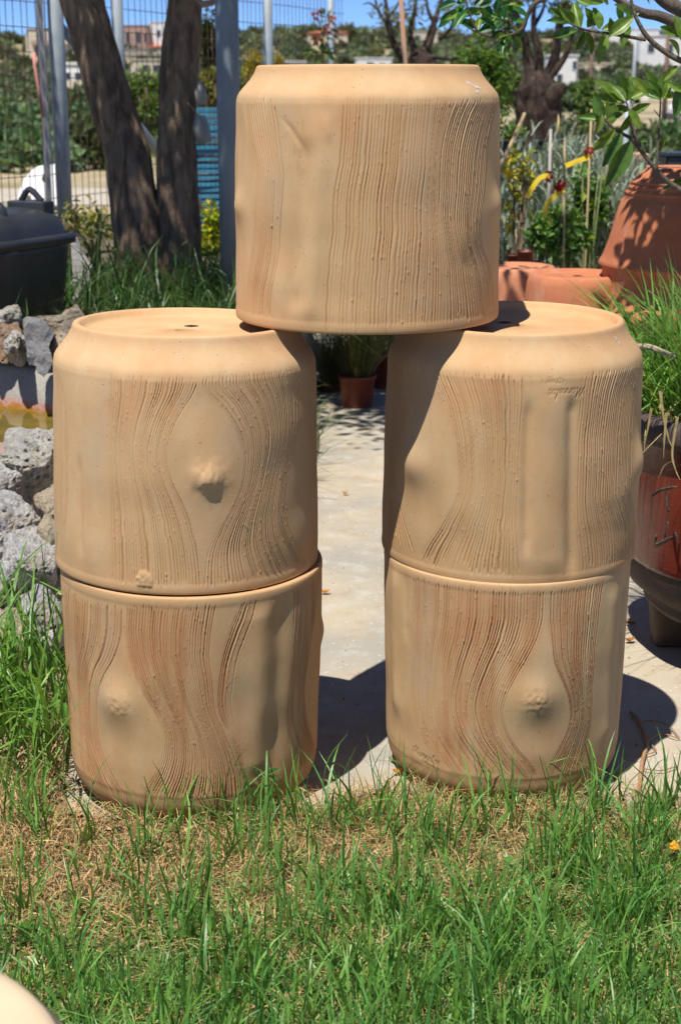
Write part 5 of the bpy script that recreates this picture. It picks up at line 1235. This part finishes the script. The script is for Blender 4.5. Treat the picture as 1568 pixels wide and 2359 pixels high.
trunk_mesh('trunk', [P(985, 640, YB), P(980, 400, YB), P(975, 200, YB), P(972, 150, YB), P(966, 110, YB)], [.16, .14, .13, .12, .07], M_BARK2, bt, 3, rough=.2)
for k, (pts, r0) in enumerate((([(975, 190), (940, 150), (905, 95), (893, 40), (885, -20)], .045), ([(905, 95), (893, 60), (870, 20), (862, -20)], .022), ([(970, 150), (990, 80), (1010, 20), (1025, -30)], .04), ([(985, 110), (1000, 60), (985, 20), (980, -30)], .025), ([(960, 130), (945, 80), (955, 20), (960, -30)], .03), ([(1010, 90), (1040, 60), (1060, 10)], .02), ([(965, 130), (1000, 130), (1040, 136), (1060, 130)], .025), ([(893, 40), (915, 10), (925, -20)], .014), ([(870, 20), (850, 5), (835, 10)], .01))):
    trunk_mesh('branch', [P(*q, YB + .06 * (k % 3 - 1)) for q in pts], [r0 * (1 - .7 * i / (len(pts) - 1)) for i in range(len(pts))], M_BARK2, bt, k + 20, n=9, rough=.12, per=6)
f = foliage('foliage', 480, P(930, 30, YB), (90 * YB / FPX, .3, 55 * YB / FPX), .05, (.19, .21, .13), M_OLIVE, bt, .3, .1, 40, .25, 520, .35); f.location = -Vector(bt.location)
f = foliage('foliage', 260, P(1060, 20, YB), (60 * YB / FPX, .3, 50 * YB / FPX), .05, (.17, .20, .11), M_OLIVE, bt, .3, .1, 30, .25, 521, .35); f.location = -Vector(bt.location)
shrub('feathery_bush', 1110, 190, 10.5, 78, 118, 4200, .045, (.14, .255, .05), 'dense feathery green bush behind the top planter right shoulder', 95, yellow=.15, ground=0, clumps=60, csize=.22)
shrub('feathery_bush', 1170, 330, 9.6, 34, 60, 700, .04, (.16, .27, .07), 'small green bush below the feathery bush, beside the planter', 96, yellow=.15, ground=0)
shrub('young_tree', 1352, 240, 11, 34, 50, 420, .05, (.12, .21, .05), 'young light green sapling right of the olive trunk', 97, yellow=.1, ground=0, clumps=14, stems=2)
shrub('young_tree', 1330, 300, 14, 60, 40, 900, .06, (.11, .15, .09), 'grey green shrub between olive trunk and citrus leaves', 98, mat=M_OLIVE, ground=0)

# ------------------------------------------------------------------ citrus branches, right
M_TWIG = bark_material('grey_twig', (.17, .135, .105), (.11, .085, .065), (.24, .20, .15))
_lc = {}
def leaf_obj(parent, base, direction, up, L, W, col, curl=.25, seed=0):
    """one glossy leaf: a curved, folded blade with a midrib"""
    key = round(curl * 8)
    if key not in _lc:
        V = []; F = []; ns = 8
        for i in range(ns + 1):
            t = i / ns; w = math.sin(math.pi * min(1, t * .97 + .015)) ** .75 * (1 - .30 * t); x = t; z = -key / 8 * t * t * .55
            for j, s in enumerate((-1, -.5, 0, .5, 1)): V.append((x, s * w * .5, z + abs(s) * w * .16 - (0.02 if s == 0 else 0)))
        for i in range(ns):
            for j in range(4): F.append((i * 5 + j, i * 5 + j + 1, i * 5 + j + 6, i * 5 + j + 5))
        _lc[key] = (np.array(V), F)
    V, F = _lc[key]; me = mesh_np('leaf', V * np.array([L, W, L]), F); point_color(me, np.tile(np.array(col), (len(V), 1)))
    d = Vector(direction).normalized(); u = Vector(up); y = u.cross(d).normalized(); z = d.cross(y)
    o = obj('leaf', me, M_GLOSSY, parent); o.matrix_local = Matrix.Translation(Vector(base) - Vector(parent.location)) @ Matrix((d, y, z)).transposed().to_4x4(); return o
rl = np.random.default_rng(140)
def leaf_px(parent, b, tip, Y, wfac=.42, dy=0.0, tone=None, curl=.25):
    a, e = P(*b, Y), P(*tip, Y + dy); d = e - a; L = d.length * 1.03
    t = tone if tone is not None else rl.random(); col = np.array((.075, .19, .028)) * (1 - t) + np.array((.20, .30, .035)) * t; col = col * rl.uniform(.8, 1.2)
    up = Vector((rl.uniform(-.5, .5), -1.0, rl.uniform(.1, .9)))
    leaf_obj(parent, a, d, up, L * 1.12, L * 1.2 * wfac, col, curl)
def twig(parent, pts, Y, r0, r1, name='twig', dY=0.0):
    q = spline([tuple(P(x, y, Y + dY * k)) for k, (x, y) in enumerate(pts)], 6); n = len(q); m = MB(); m.tube(q, [r0 + (r1 - r0) * i / (n - 1) for i in range(n)], 9); o = m.build(name, M_TWIG, parent, True); o.location = -Vector(parent.location)
YL = 4.25
ct = empty('citrus_tree', P(1690, 900, YL + .1)); ct.location.z = 0; tag(ct, 'glossy leaved sapling branch reaching in from the right over the urn', 'tree')
twig(ct, [(1700, 560), (1640, 490), (1568, 438), (1530, 410), (1490, 365), (1455, 320), (1420, 300), (1390, 270), (1372, 245)], YL, .009, .0028)
twig(ct, [(1478, 345), (1458, 300), (1448, 255), (1440, 225)], YL, .0045, .002); twig(ct, [(1478, 345), (1462, 320), (1452, 288), (1448, 262)], YL - .02, .003, .0015)
twig(ct, [(1512, 392), (1514, 350), (1518, 290), (1521, 225)], YL - .02, .0035, .002)
twig(ct, [(1520, 270), (1505, 250)], YL - .02, .0018, .001)
for b, t, w in (((1397, 277), (1340, 265), .36), ((1385, 262), (1376, 300), .45), ((1390, 270), (1370, 225), .5), ((1408, 285), (1402, 232), .62), ((1396, 276), (1430, 262), .4), ((1438, 232), (1365, 222), .3), ((1430, 240), (1385, 185), .42), ((1440, 232), (1412, 200), .5), ((1442, 232), (1452, 182), .45), ((1440, 228), (1488, 205), .5), ((1450, 250), (1400, 252), .35), ((1452, 260), (1430, 302), .4), ((1446, 250), (1470, 290), .4), ((1450, 262), (1490, 240), .42), ((1448, 262), (1446, 296), .42),
                ((1416, 296), (1370, 342), .32), ((1405, 337), (1373, 338), .35), ((1428, 308), (1396, 372), .42), ((1430, 305), (1412, 345), .45), ((1452, 324), (1406, 412), .40), ((1476, 325), (1492, 322), .45), ((1514, 348), (1530, 318), .4),
                ((1520, 228), (1500, 190), .5), ((1521, 225), (1542, 190), .55), ((1521, 226), (1480, 205), .4), ((1520, 226), (1490, 168), .4), ((1522, 224), (1560, 215), .45), ((1521, 226), (1530, 172), .45), ((1443, 228), (1425, 170), .38), ((1480, 195), (1520, 215), .4), ((1455, 178), (1490, 210), .42)):
    leaf_px(ct, b, t, YL + rl.uniform(-.06, .05), w * 1.05, rl.uniform(-.02, .03), curl=rl.choice([.0, .25, .375]))
for k in range(130):        # the rest of the sapling, right of the picture
    b = Vector((rl.uniform(.92, 1.55), YL + rl.uniform(-.30, .32), rl.uniform(.95, 1.75)))
    if b.x < .99 and b.z > 1.1: b.x += .1
    d = Vector((rl.normal(), rl.normal(), rl.normal() * .7)); leaf_obj(ct, b, d, (rl.uniform(-.5, .5), -.3, 1), .085 * rl.uniform(.8, 1.2), .038, np.array((.07, .17, .025)) * rl.uniform(.8, 1.3), .25)
nl = 2600; cc = np.array([(rl.uniform(.70, 1.5), rl.uniform(4.05, 4.55), rl.uniform(1.66, 2.05)) for _ in range(46)]); p = cc[rl.integers(0, 46, nl)] + rl.normal(size=(nl, 3)) * np.array([.07, .06, .05]); p[:, 2] = np.maximum(p[:, 2], 1.64)
o = obj('crown', leaf_mesh('crown', p, rl.normal(size=(nl, 3)), rl.normal(size=(nl, 3)) + np.array([0, -.3, 1.2]), np.full(nl, .085), np.full(nl, .04), rand_cols(nl, (.08, .19, .03), .3, .1, rl)), M_GLOSSY, ct); o.location = -Vector(ct.location)
twig(ct, [(1700, 1110), (1700, 900), (1700, 560), (1690, 300)], YL, .02, .008, 'trunk')
for k in range(7): twig(ct, [(1700, 700 - 50 * k), (1680 + 40 * (-1) ** k, 600 - 55 * k), (1700 + 90 * (-1) ** k, 480 - 60 * k)], YL, .006, .002, 'branch', .06 * (-1) ** (k // 2))
# upper branches from a second tree
YK = 3.75
c2 = empty('overhanging_branch', P(1720, 60, YK)); tag(c2, 'leafy branch hanging across the top right corner', 'branch')
twig(c2, [(1760, 180), (1640, 158), (1568, 138), (1520, 110), (1490, 82), (1470, 50), (1458, 20), (1450, -20)], YK, .009, .0035)
twig(c2, [(1487, 90), (1440, 82), (1390, 74), (1345, 66), (1318, 55), (1290, 38)], YK, .0045, .0018)
twig(c2, [(1640, 110), (1568, 58), (1520, 36), (1480, 28), (1440, 8), (1400, -20)], YK + .05, .016, .008)
twig(c2, [(1660, 60), (1568, 20), (1530, 0), (1500, -30)], YK + .1, .02, .014)
for b, t, w in (((1300, 42), (1272, 20), .4), ((1312, 52), (1268, 44), .34), ((1322, 50), (1295, 22), .5), ((1330, 68), (1278, 84), .45), ((1336, 64), (1322, 8), .42), ((1352, 62), (1370, 22), .5), ((1370, 58), (1350, 22), .5), ((1380, 66), (1372, 20), .55), ((1346, 70), (1330, 112), .34), ((1348, 72), (1360, 118), .42), ((1352, 78), (1326, 108), .35), ((1392, 76), (1382, 134), .38), ((1410, 80), (1405, 44), .45), ((1405, 80), (1452, 40), .5), ((1430, 60), (1392, 62), .6), ((1450, 50), (1408, 74), .45), ((1448, 56), (1434, 96), .5), ((1440, 44), (1470, 20), .5), ((1455, 40), (1425, 10), .5), ((1520, 60), (1560, 80), .4), ((1540, 90), (1568, 120), .35), ((1560, 150), (1530, 180), .4), ((1575, 100), (1560, 40), .5), ((1400, 10), (1380, -10), .5), ((1570, 190), (1556, 260), .4), ((1572, 210), (1540, 190), .45), ((1420, 14), (1432, 46), .5), ((1360, 10), (1330, -4), .5), ((1340, -8), (1384, 2), .5)):
    leaf_px(c2, b, t, YK + rl.uniform(-.05, .05), w * 1.05, rl.uniform(-.02, .02), curl=rl.choice([.0, .25, .375]))
YM = 4.3
c3 = empty('overhanging_branch', P(1290, -60, YM)); tag(c3, 'yellow green leafy branch hanging from the top edge, right of centre', 'branch')
twig(c3, [(1330, -40), (1260, -8), (1230, 8), (1212, 40), (1205, 62), (1180, 78), (1145, 84), (1120, 80), (1095, 70), (1078, 62)], YM, .008, .0022)
twig(c3, [(1140, 84), (1128, 50), (1120, 10), (1110, -30)], YM, .003, .002); twig(c3, [(1100, 72), (1088, 50), (1080, 24), (1070, -10)], YM, .003, .002); twig(c3, [(1190, 75), (1170, 40), (1160, 0)], YM, .003, .002)
for k in range(64):
    q = [(1078, 40), (1060, 20), (1095, 25), (1120, 30), (1125, 60), (1150, 50), (1165, 15), (1180, 78), (1105, 0), (1140, 5), (1048, 28), (1190, 60), (1155, 85), (1185, 0)][k % 14]
    b = (q[0] + rl.uniform(-18, 18), q[1] + rl.uniform(-18, 14)); a = rl.uniform(0, 6.28); l = rl.uniform(24, 40)
    leaf_px(c3, b, (b[0] + l * math.cos(a), b[1] + l * .7 * math.sin(a) + 4), YM + rl.uniform(-.1, .1), .5, rl.uniform(-.03, .03), tone=rl.choice([-.45, -.3, -.2, .9]))

# ------------------------------------------------------------------ seen through the arch
r, W, H = npot(822, 862, 935, 6.55, 88, 'brown pot of wispy grass seen through the arch', z0=0.0)
def wisp(par, n, W, H, hh, col, seed, label=None):
    rg = np.random.default_rng(seed); a = rg.uniform(0, 6.28, n); rr = W * .8 * np.sqrt(rg.random(n)); base = np.stack([rr * np.cos(a), rr * np.sin(a), np.zeros(n)], -1)
    ln = np.stack([np.cos(a), np.sin(a)], -1) * rg.uniform(0, .35, (n, 1))
    g = empty('feather_grass', Vector(par.location) + Vector((0, 0, H * .88))); blades('blades', base, hh * rg.uniform(.5, 1.1, n), rg.uniform(.0015, .0035, n), ln, ln * 1.6 + rg.normal(size=(n, 2)) * .15, rand_cols(n, col, .35, .2, rg), M_GRASS, g, 5, seed=seed); return g
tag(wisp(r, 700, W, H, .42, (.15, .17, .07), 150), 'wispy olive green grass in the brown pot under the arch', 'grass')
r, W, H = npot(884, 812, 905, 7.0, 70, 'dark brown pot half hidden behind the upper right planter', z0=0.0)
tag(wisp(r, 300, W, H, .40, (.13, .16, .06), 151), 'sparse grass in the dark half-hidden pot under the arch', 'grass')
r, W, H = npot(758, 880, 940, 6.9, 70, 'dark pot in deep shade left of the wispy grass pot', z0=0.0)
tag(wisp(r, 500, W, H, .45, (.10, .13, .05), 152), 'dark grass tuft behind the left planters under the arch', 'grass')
rg = np.random.default_rng(153); n = 260; base = np.stack([rg.uniform(-.30, -.12, n), rg.uniform(5.0, 6.2, n), np.zeros(n)], -1)
tag(blades('path_edge_grass', base, rg.uniform(.08, .28, n), rg.uniform(.003, .007, n), rg.normal(size=(n, 2)) * .3 + np.array([.15, 0]), rg.normal(size=(n, 2)) * .4, rand_cols(n, (.10, .18, .04), .3, .1, rg), M_GRASS, seed=154), 'grass along the left edge of the path', 'grass', kind='stuff')

# ------------------------------------------------------------------ lawn
rg = np.random.default_rng(160)
POTS = [(-.291, 2.797, .24), (.331, 2.868, .232)]
def lawn_edge(x):      # how far back grass reaches
    near = .055 * np.exp(-((x + .29) / .2) ** 2) + .10 * np.exp(-((x - .34) / .2) ** 2)
    return 2.60 + near + .03 * np.sin(x * 5 + 1) + .03 * np.sin(x * 17) + .10 * sstep(.5, .7, x) + .5 * sstep(-.50, -.66, x)
def greenness(x, y):
    g = .17 + .86 * sstep(2.47, 2.05, y - .16 * x); g += .28 * sstep(.0, .6, x) * sstep(2.6, 2.35, y); g -= .28 * sstep(-.1, -.75, x) * sstep(1.95, 2.25, y)
    g += .65 * (vnoise2(x * 7 + 40, y * 7 + 9, 5) - .5) + .4 * (vnoise2(x * 19 + 40, y * 19, 6) - .5); return np.clip(g, .06, 1.1)
def scatter(n, edge_off=0.0, xr=(-.98, .98), yr=(1.5, 3.15)):
    x = rg.uniform(*xr, n); y = rg.uniform(*yr, n); k = y < lawn_edge(x) + edge_off
    for (a, b, r_) in POTS: k &= (x - a) ** 2 + (y - b) ** 2 > r_ ** 2 * .78
    return x[k], y[k]
# straw thatch: flat crossing stems
x, y = scatter(60000, .05); k = rg.random(len(x)) < 1.15 - .6 * greenness(x, y); x, y = x[k], y[k]; n = len(x)
a = rg.uniform(0, 6.28, n); ln = np.stack([np.cos(a), np.sin(a)], -1) * rg.uniform(1.0, 2.6, (n, 1))
tone = rg.random(n)[:, None]; sc_ = np.array([.72, .55, .30]) * tone + np.array([.52, .28, .13]) * (1 - tone); sc_ *= rg.uniform(.6, 1.15, (n, 1))
base = np.stack([x, y, rg.uniform(.004, .034, n) * (.4 + .9 * vnoise2(x * 14 + 40, y * 14, 31))], -1)
g = blades('dry_thatch', base, rg.uniform(.010, .034, n), rg.uniform(.0012, .0030, n), ln, rg.normal(size=(n, 2)) * .5, sc_, M_STRAW, seg=3, seed=162); tag(g, 'dry straw coloured thatch between the grass and planters', 'straw', kind='stuff')
# standing dry stubble
x, y = scatter(30000, .03); k = rg.random(len(x)) < 1.0 - .75 * greenness(x, y); x, y = x[k], y[k]; n = len(x)
tone = rg.random(n)[:, None]; sc_ = np.array([.70, .55, .28]) * tone + np.array([.46, .27, .11]) * (1 - tone)
g = blades('dry_stubble', np.stack([x, y, np.full(n, .006)], -1), rg.uniform(.018, .07, n), rg.uniform(.0012, .0030, n), rg.normal(size=(n, 2)) * .35, rg.normal(size=(n, 2)) * .4, sc_ * rg.uniform(.7, 1.1, (n, 1)), M_STRAW, seg=3, seed=163); tag(g, 'short dry brown stubble standing in the lawn', 'straw', kind='stuff')
# short green sward
x, y = scatter(74000, -.03); gr = greenness(x, y); k = rg.random(len(x)) < gr; x, y, gr = x[k], y[k], gr[k]; n = len(x)
hue = rg.random(n)[:, None]; cc = np.array([.225, .42, .085]) * hue + np.array([.115, .30, .085]) * (1 - hue); cc *= rg.uniform(.65, 1.35, (n, 1)); yl = rg.random(n) < .06; cc[yl] = np.array([.40, .36, .08]) * rg.uniform(.7, 1.1, (yl.sum(), 1))
g = blades('lawn_grass', np.stack([x, y, np.full(n, .006)], -1), rg.uniform(.022, .068, n), rg.uniform(.0020, .0044, n), rg.normal(size=(n, 2)) * .42, rg.normal(size=(n, 2)) * .5, cc, M_GRASS, seg=3, tipcol=(.30, .27, .10), seed=164); tag(g, 'short green lawn grass in the foreground', 'grass', kind='stuff')
# longer blades standing above it, in tufts
nt_ = 900; tx, ty = scatter(nt_ * 3, -.02); gr = greenness(tx, ty); k = rg.random(len(tx)) < .06 + .85 * gr; tx, ty = tx[k][:nt_], ty[k][:nt_]
which = rg.integers(0, len(tx), 8800); x = tx[which] + rg.normal(size=8800) * .012; y = ty[which] + rg.normal(size=8800) * .012; n = 8800
hue = rg.random(n)[:, None]; cc = np.array([.22, .43, .075]) * hue + np.array([.10, .29, .075]) * (1 - hue); cc *= rg.uniform(.75, 1.2, (n, 1))
g = blades('tall_lawn_grass', np.stack([x, y, np.full(n, .006)], -1), rg.uniform(.05, .165, n) * (1 + .15 * (y > 2.3)), rg.uniform(.0026, .0060, n), rg.normal(size=(n, 2)) * .22, rg.normal(size=(n, 2)) * .22, cc, M_GRASS, seg=5, tipcol=(.26, .27, .09), seed=165); tag(g, 'longer green blades rising out of the lawn', 'grass', kind='stuff')

# broad-leaved weeds and grit
x, y = scatter(420, -.04); n = len(x); dd = rg.normal(size=(n, 3)); dd[:, 2] = np.abs(dd[:, 2]) * .35 + .1; Lw = rg.uniform(.012, .03, n)
g = obj('lawn_weeds', leaf_mesh('lawn_weeds', np.stack([x, y, rg.uniform(.012, .04, n)], -1), dd, rg.normal(size=(n, 3)) * .3 + np.array([0, 0, 1]), Lw, Lw * rg.uniform(.35, .7, n), rand_cols(n, (.13, .28, .06), .3, .15, rg)), M_GRASS); tag(g, 'small broad leaved weeds scattered through the lawn', 'weeds', kind='stuff')
n = 900; gx = rg.uniform(-.5, 1.2, n); gy = 2.6 + rg.random(n) ** 1.6 * 3.0; vv, ff = ico(1); vv = np.asarray(vv); Vg = []; Fg = []
sz = rg.uniform(.0006, .0022, n) * (1 + 1.2 * (rg.random(n) < .05)); Vg = (vv[None] * sz[:, None, None] * rg.uniform(.6, 1.3, (n, 1, 3)) + np.stack([gx, gy, sz * .4], -1)[:, None]).reshape(-1, 3); Fg = (ff[None] + (np.arange(n) * len(vv))[:, None, None]).reshape(-1, 3)
g = obj('path_grit', mesh_np('path_grit', Vg, Fg, False), simple('grit', (.36, .30, .22), (.20, .15, .10), .95, 40, 0)); tag(g, 'loose grit and crumbs of earth on the concrete path', 'grit', kind='stuff')

# tall tuft at left
rg = np.random.default_rng(170); tf = empty('grass_tuft', (-.66, 2.95, .01)); tag(tf, 'tall bright green grass tuft left of the planters', 'grass')
n = 360; base = np.stack([rg.uniform(-.30, .13, n), rg.uniform(-.22, .28, n), np.zeros(n)], -1)
a = rg.uniform(0, 6.28, n); lean = np.stack([np.cos(a), np.sin(a)], -1) * rg.uniform(.05, .5, (n, 1)); bend = rg.normal(size=(n, 2)) * .35
out = base[:, 0] > .06; lean[out, 0] = np.minimum(lean[out, 0], .12); bend[out, 0] = np.minimum(bend[out, 0], .1)
hue = rg.random(n)[:, None]; cc = np.array([.20, .38, .055]) * hue + np.array([.10, .25, .045]) * (1 - hue)
blades('blades', base, rg.uniform(.16, .46, n), rg.uniform(.0045, .0105, n), lean, bend, cc * rg.uniform(.8, 1.2, (n, 1)), M_GRASS, tf, 7, np.where(rg.random(n) < .45, rg.uniform(.35, .8, n), 2.0), tipcol=(.24, .26, .08), seed=171)
n = 420; base = np.stack([rg.uniform(-.30, .16, n), rg.uniform(-.25, .28, n), rg.uniform(0, .03, n)], -1); a = rg.uniform(0, 6.28, n)
blades('dead_blades', base, rg.uniform(.03, .12, n), rg.uniform(.002, .005, n), np.stack([np.cos(a), np.sin(a)], -1) * rg.uniform(.6, 1.6, (n, 1)), rg.normal(size=(n, 2)) * .4, rand_cols(n, (.50, .40, .22), .3, 0, rg), M_STRAW, tf, 4, seed=172)
# single long blades that cross the planters
def long_blade(pts, Y, w, col, par):
    q = spline([tuple(P(x, y, yy)) for (x, y), yy in zip(pts, Y)], 6); V = []; nn = len(q)
    for j, v in enumerate(q):
        t = q[min(j + 1, nn - 1)] - q[max(j - 1, 0)]; nrm = np.array([-t[2], .15, t[0]]); nrm /= np.linalg.norm(nrm) + 1e-9; k = w * min(1, .35 + 3 * j / nn) * (1 - .9 * max(0, j / nn - .45) / .55)
        V += [tuple(v - nrm * k), tuple(v + nrm * k)]
    me = mesh_np('long_blade', V, [(2 * i, 2 * i + 1, 2 * i + 3, 2 * i + 2) for i in range(nn - 1)]); point_color(me, np.tile(np.array(col), (len(V), 1))); o = obj('long_blade', me, M_GRASS, par); o.location = -Vector(par.location)
GRN = (.18, .36, .06)
long_blade([(0, 1835), (60, 1775), (130, 1690), (190, 1610), (248, 1545)], [2.52, 2.5, 2.47, 2.44, 2.42], .0032, GRN, tf)
long_blade([(30, 1560), (38, 1420), (58, 1310), (95, 1265), (165, 1192)], [2.9, 2.88, 2.82, 2.75, 2.68], .0035, GRN, tf)
long_blade([(0, 1896), (80, 1880), (160, 1870), (220, 1868)], [2.56, 2.58, 2.58, 2.58], .003, GRN, tf)
long_blade([(60, 1320), (95, 1340), (140, 1365), (170, 1400), (178, 1428)], [2.85, 2.8, 2.72, 2.66, 2.62], .003, GRN, tf)
# couch grass runners and shoots at the foot of the planters
rn = empty('grass_runner', (-.2, 2.6, .0)); tag(rn, 'creeping couch grass runner with leafy shoots before the lower left planter', 'plant')
M_RUN = simple('pale_runner', (.48, .42, .20), (.36, .34, .13), .6, 30, .1)
m = MB(); q = [G(500, 1905, .008), G(540, 1893, .012), (G(590, 1880, .012)), G(640, 1862, .012), G(672, 1850, .01)]; m.tube(spline([tuple(v) for v in q], 6), .0045, 8); o = m.build('runner', M_RUN, rn, True); o.location = -Vector(rn.location)
for (px, py, h) in ((496, 1880, 1790), (545, 1878, 1760), (600, 1866, 1790)):
    b = G(px, py, .01); t = P(px + 4, h, b.y - .01); m = MB(); m.tube([b, (b + t) / 2, t], [.0032, .0026, .0016], 7); o = m.build('shoot', simple('green_stem', (.14, .17, .05), None, .6, 20, .1), rn, True); o.location = -Vector(rn.location)
    for k in range(5):
        f = .25 + .17 * k; bb = b + (t - b) * f; s = (-1) ** k
        V0 = bb; e = P(px + s * (38 + 14 * rl.random()), py + (h - py) * f - 20 - 16 * rl.random(), bb.y - .01); col = (.10, .25, .06)
        qq = [tuple(bb), tuple((bb + e) / 2 + Vector((0, 0, .006))), tuple(e)]; qq = spline(qq, 5); V = []
        for j, v in enumerate(qq): w = .0045 * math.sin(math.pi * (j + .6) / (len(qq) + .4)); V += [(v[0], v[1], v[2] - w), (v[0], v[1] + .001, v[2] + w)]
        me = mesh_np('shoot_leaf', V, [(2 * i, 2 * i + 1, 2 * i + 3, 2 * i + 2) for i in range(len(qq) - 1)]); point_color(me, np.tile(np.array(col), (len(V), 1))); o = obj('shoot_leaf', me, M_GRASS, rn); o.location = -Vector(rn.location)
rn2 = empty('grass_runner', (.1, 2.6, 0)); tag(rn2, 'green runner curling out from under the lower right planter', 'plant')
m = MB(); m.tube(spline([tuple(G(900, 1745, .01)), tuple(G(940, 1770, .012)), tuple(G(972, 1795, .012)), tuple(G(985, 1830, .01))], 6), .0042, 8); o = m.build('runner', simple('green_runner', (.30, .34, .14), (.24, .26, .10), .6, 30, .1), rn2, True); o.location = -Vector(rn2.location)
for pts in ([(900, 1830), (860, 1780), (880, 1730), (896, 1706)], [(940, 1815), (925, 1745), (905, 1700), (890, 1690)], [(800, 1860), (790, 1790), (820, 1720)], [(740, 1880), (752, 1760), (800, 1690)], [(985, 1820), (960, 1780), (920, 1755), (870, 1752)]):
    long_blade(pts, [G(*pts[0]).y - .03 + .0 * i for i in range(len(pts))], .003, (.11, .24, .05), rn2)
rn3 = empty('dry_runner', (.62, 2.9, 0)); tag(rn3, 'dry reddish runner trailing on the concrete right of the planters', 'plant')
for pts, rr in (([(1470, 1830), (1478, 1760), (1488, 1710), (1470, 1660), (1452, 1640)], .0045), ([(1488, 1710), (1520, 1690), (1560, 1700)], .0015), ([(1480, 1740), (1510, 1730), (1500, 1715)], .0015), ([(1470, 1665), (1500, 1660), (1540, 1672), (1565, 1700)], .0013), ([(1478, 1770), (1520, 1775), (1560, 1765)], .0013)):
    m = MB(); m.tube(spline([tuple(G(*q, .008)) for q in pts], 5), rr, 7); o = m.build('runner', simple('dry_red_runner', (.40, .22, .11), (.30, .15, .08), .8, 20, .2), rn3, True); o.location = -Vector(rn3.location)

# ------------------------------------------------------------------ fallen leaves and clover
def fallen(px, py, L, rz, label, col=(.55, .20, .02), z=.004):
    c = G(px, py, z); V = []; F = []; ns = 6
    for i in range(ns + 1):
        t = i / ns; w = math.sin(math.pi * min(.99, t + .02)) ** .7
        for s in (-1, 0, 1): V.append(((t - .5) * L, s * w * L * .28, .006 * abs(s) * w + .010 * (t - .5) ** 2 * 4 + .001))
    for i in range(ns):
        for j in range(2): F.append((i * 3 + j, i * 3 + j + 1, i * 3 + j + 4, i * 3 + j + 3))
    me = mesh_np('fallen_leaf', V, F); point_color(me, rand_cols(len(V), col, .12)); o = obj('fallen_leaf', me, M_STRAW, None, c, (0, 0, rz)); tag(o, label, 'leaf', 'fallen orange leaves')
fallen(795, 1138, .024, .3, 'orange fallen leaf in the middle of the path')
fallen(748, 1366, .03, .1, 'orange fallen leaf beside the left planter joint')
fallen(918, 1782, .028, .4, 'orange fallen leaf at the foot of the lower right planter')
fallen(1450, 1478, .03, .5, 'brown fallen leaf in shade near the glazed planter foot', (.30, .12, .02)); fallen(1452, 1440, .03, -.3, 'brown fallen leaf further back in the glazed planter shade', (.30, .13, .02))
c = P(1552, 1950, 2.42); fallen(1552, 1960, .035, 1.4, 'yellow fallen leaf caught upright in the grass at right', (.62, .33, .02), .05)
bpy.data.objects[-1] if False else None
cl = empty('clover', G(50, 2120, .02)); tag(cl, 'round leaved clover plant in the lower left lawn', 'clover')
for k, (px, py, rr) in enumerate(((68, 2132, .020), (62, 2160, .017), (10, 8800, .018), (-8, 2125, .015))):
    c = G(px, py, .035); V = [(0, 0, 0)] + [(rr * math.cos(a) * (1 - .25 * (abs(a - math.pi) < .2)), rr * math.sin(a), .003 * math.cos(3 * a)) for a in np.linspace(0, 6.28, 19)[:-1]]
    me = mesh_np('round_leaf', V, [(0, 1 + i, 1 + (i + 1) % 18) for i in range(18)]); point_color(me, np.tile(np.array((.10, .26, .05)), (19, 1))); o = obj('round_leaf', me, M_GRASS, cl, c - Vector(cl.location), (R_(-18), .1 * k, k))
    m = MB(); m.tube([c - Vector((0, 0, .034)) + Vector((.01, .01, 0)), c], .0012, 6); o = m.build('stalk', simple('green_stem', (.14, .17, .05), None, .6, 20, .1), cl, True); o.location = -Vector(cl.location)

# ------------------------------------------------------------------ planter close to the camera, lower left
fp = P(-60, 2560, 1.05); r = empty('near_planter', (fp.x - .116, .985, 0)); tag(r, 'pale clay planter rim out of focus in the lower left corner', 'planter')
zt = P(30, 2190, 1.0).z - .106
m = MB(); m.lathe([(.001, .0), (.16, 0), (.17, .02), (.2, zt - .08), (.205, zt - .03), (.205, zt - .012), (.198, zt - .002), (.188, zt), (.178, zt - .004), (.172, zt - .010), (.12, zt - .012), (.001, zt - .012)], 72); m.build('pot_body', simple('pale_clay', (.56, .45, .30), (.50, .39, .25), .85, 7, .15), r, True)
m = MB(); m.lathe([(.206, zt - .05), (.212, zt - .045), (.212, zt - .02), (.205, zt - .010)], 72); m.build('rim_band', MATS['pale_clay'], r, True)
# droppings and chips on the planters
M_DROP = simple('white_dropping', (.75, .72, .66), (.25, .2, .17), .8, 300, .3)
bpy.context.view_layer.update(); DG = bpy.context.evaluated_depsgraph_get()
def dropping(pts, label):
    """dried bird dropping: a thin crust lying on the planter surface where these sight lines meet it"""
    V = []; F = []
    for (px, py, s) in pts:
        ok, loc, nor, _, ob, _ = sc.ray_cast(DG, (0, 0, CAM_H), ray(px, py).normalized())
        if not ok: continue
        t = nor.orthogonal().normalized(); b = nor.cross(t); st = len(V); V.append(tuple(loc + nor * .0016))
        for k in range(9):
            a = 2 * math.pi * k / 9; rr = s * rl.uniform(.6, 1.2); V.append(tuple(loc + nor * .0003 + (t * math.cos(a) + b * math.sin(a)) * rr))
        F += [(st, st + 1 + k, st + 1 + (k + 1) % 9) for k in range(9)]
    o = obj('dropping', mesh_np('dropping', V, F), M_DROP); tag(o, label, 'dropping', 'bird droppings on the planters')
dropping([(1077, 189, .004), (1082, 192, .0035), (1088, 195, .003), (1094, 198, .004), (1100, 200, .0045), (1105, 202, .003), (1099, 211, .0035)], 'white dried dropping on the right shoulder of the top planter')
dropping([(1417, 777, .0022), (1420, 782, .003), (1424, 787, .0035), (1427, 791, .0025)], 'small white dropping on the right shoulder of the upper right planter')
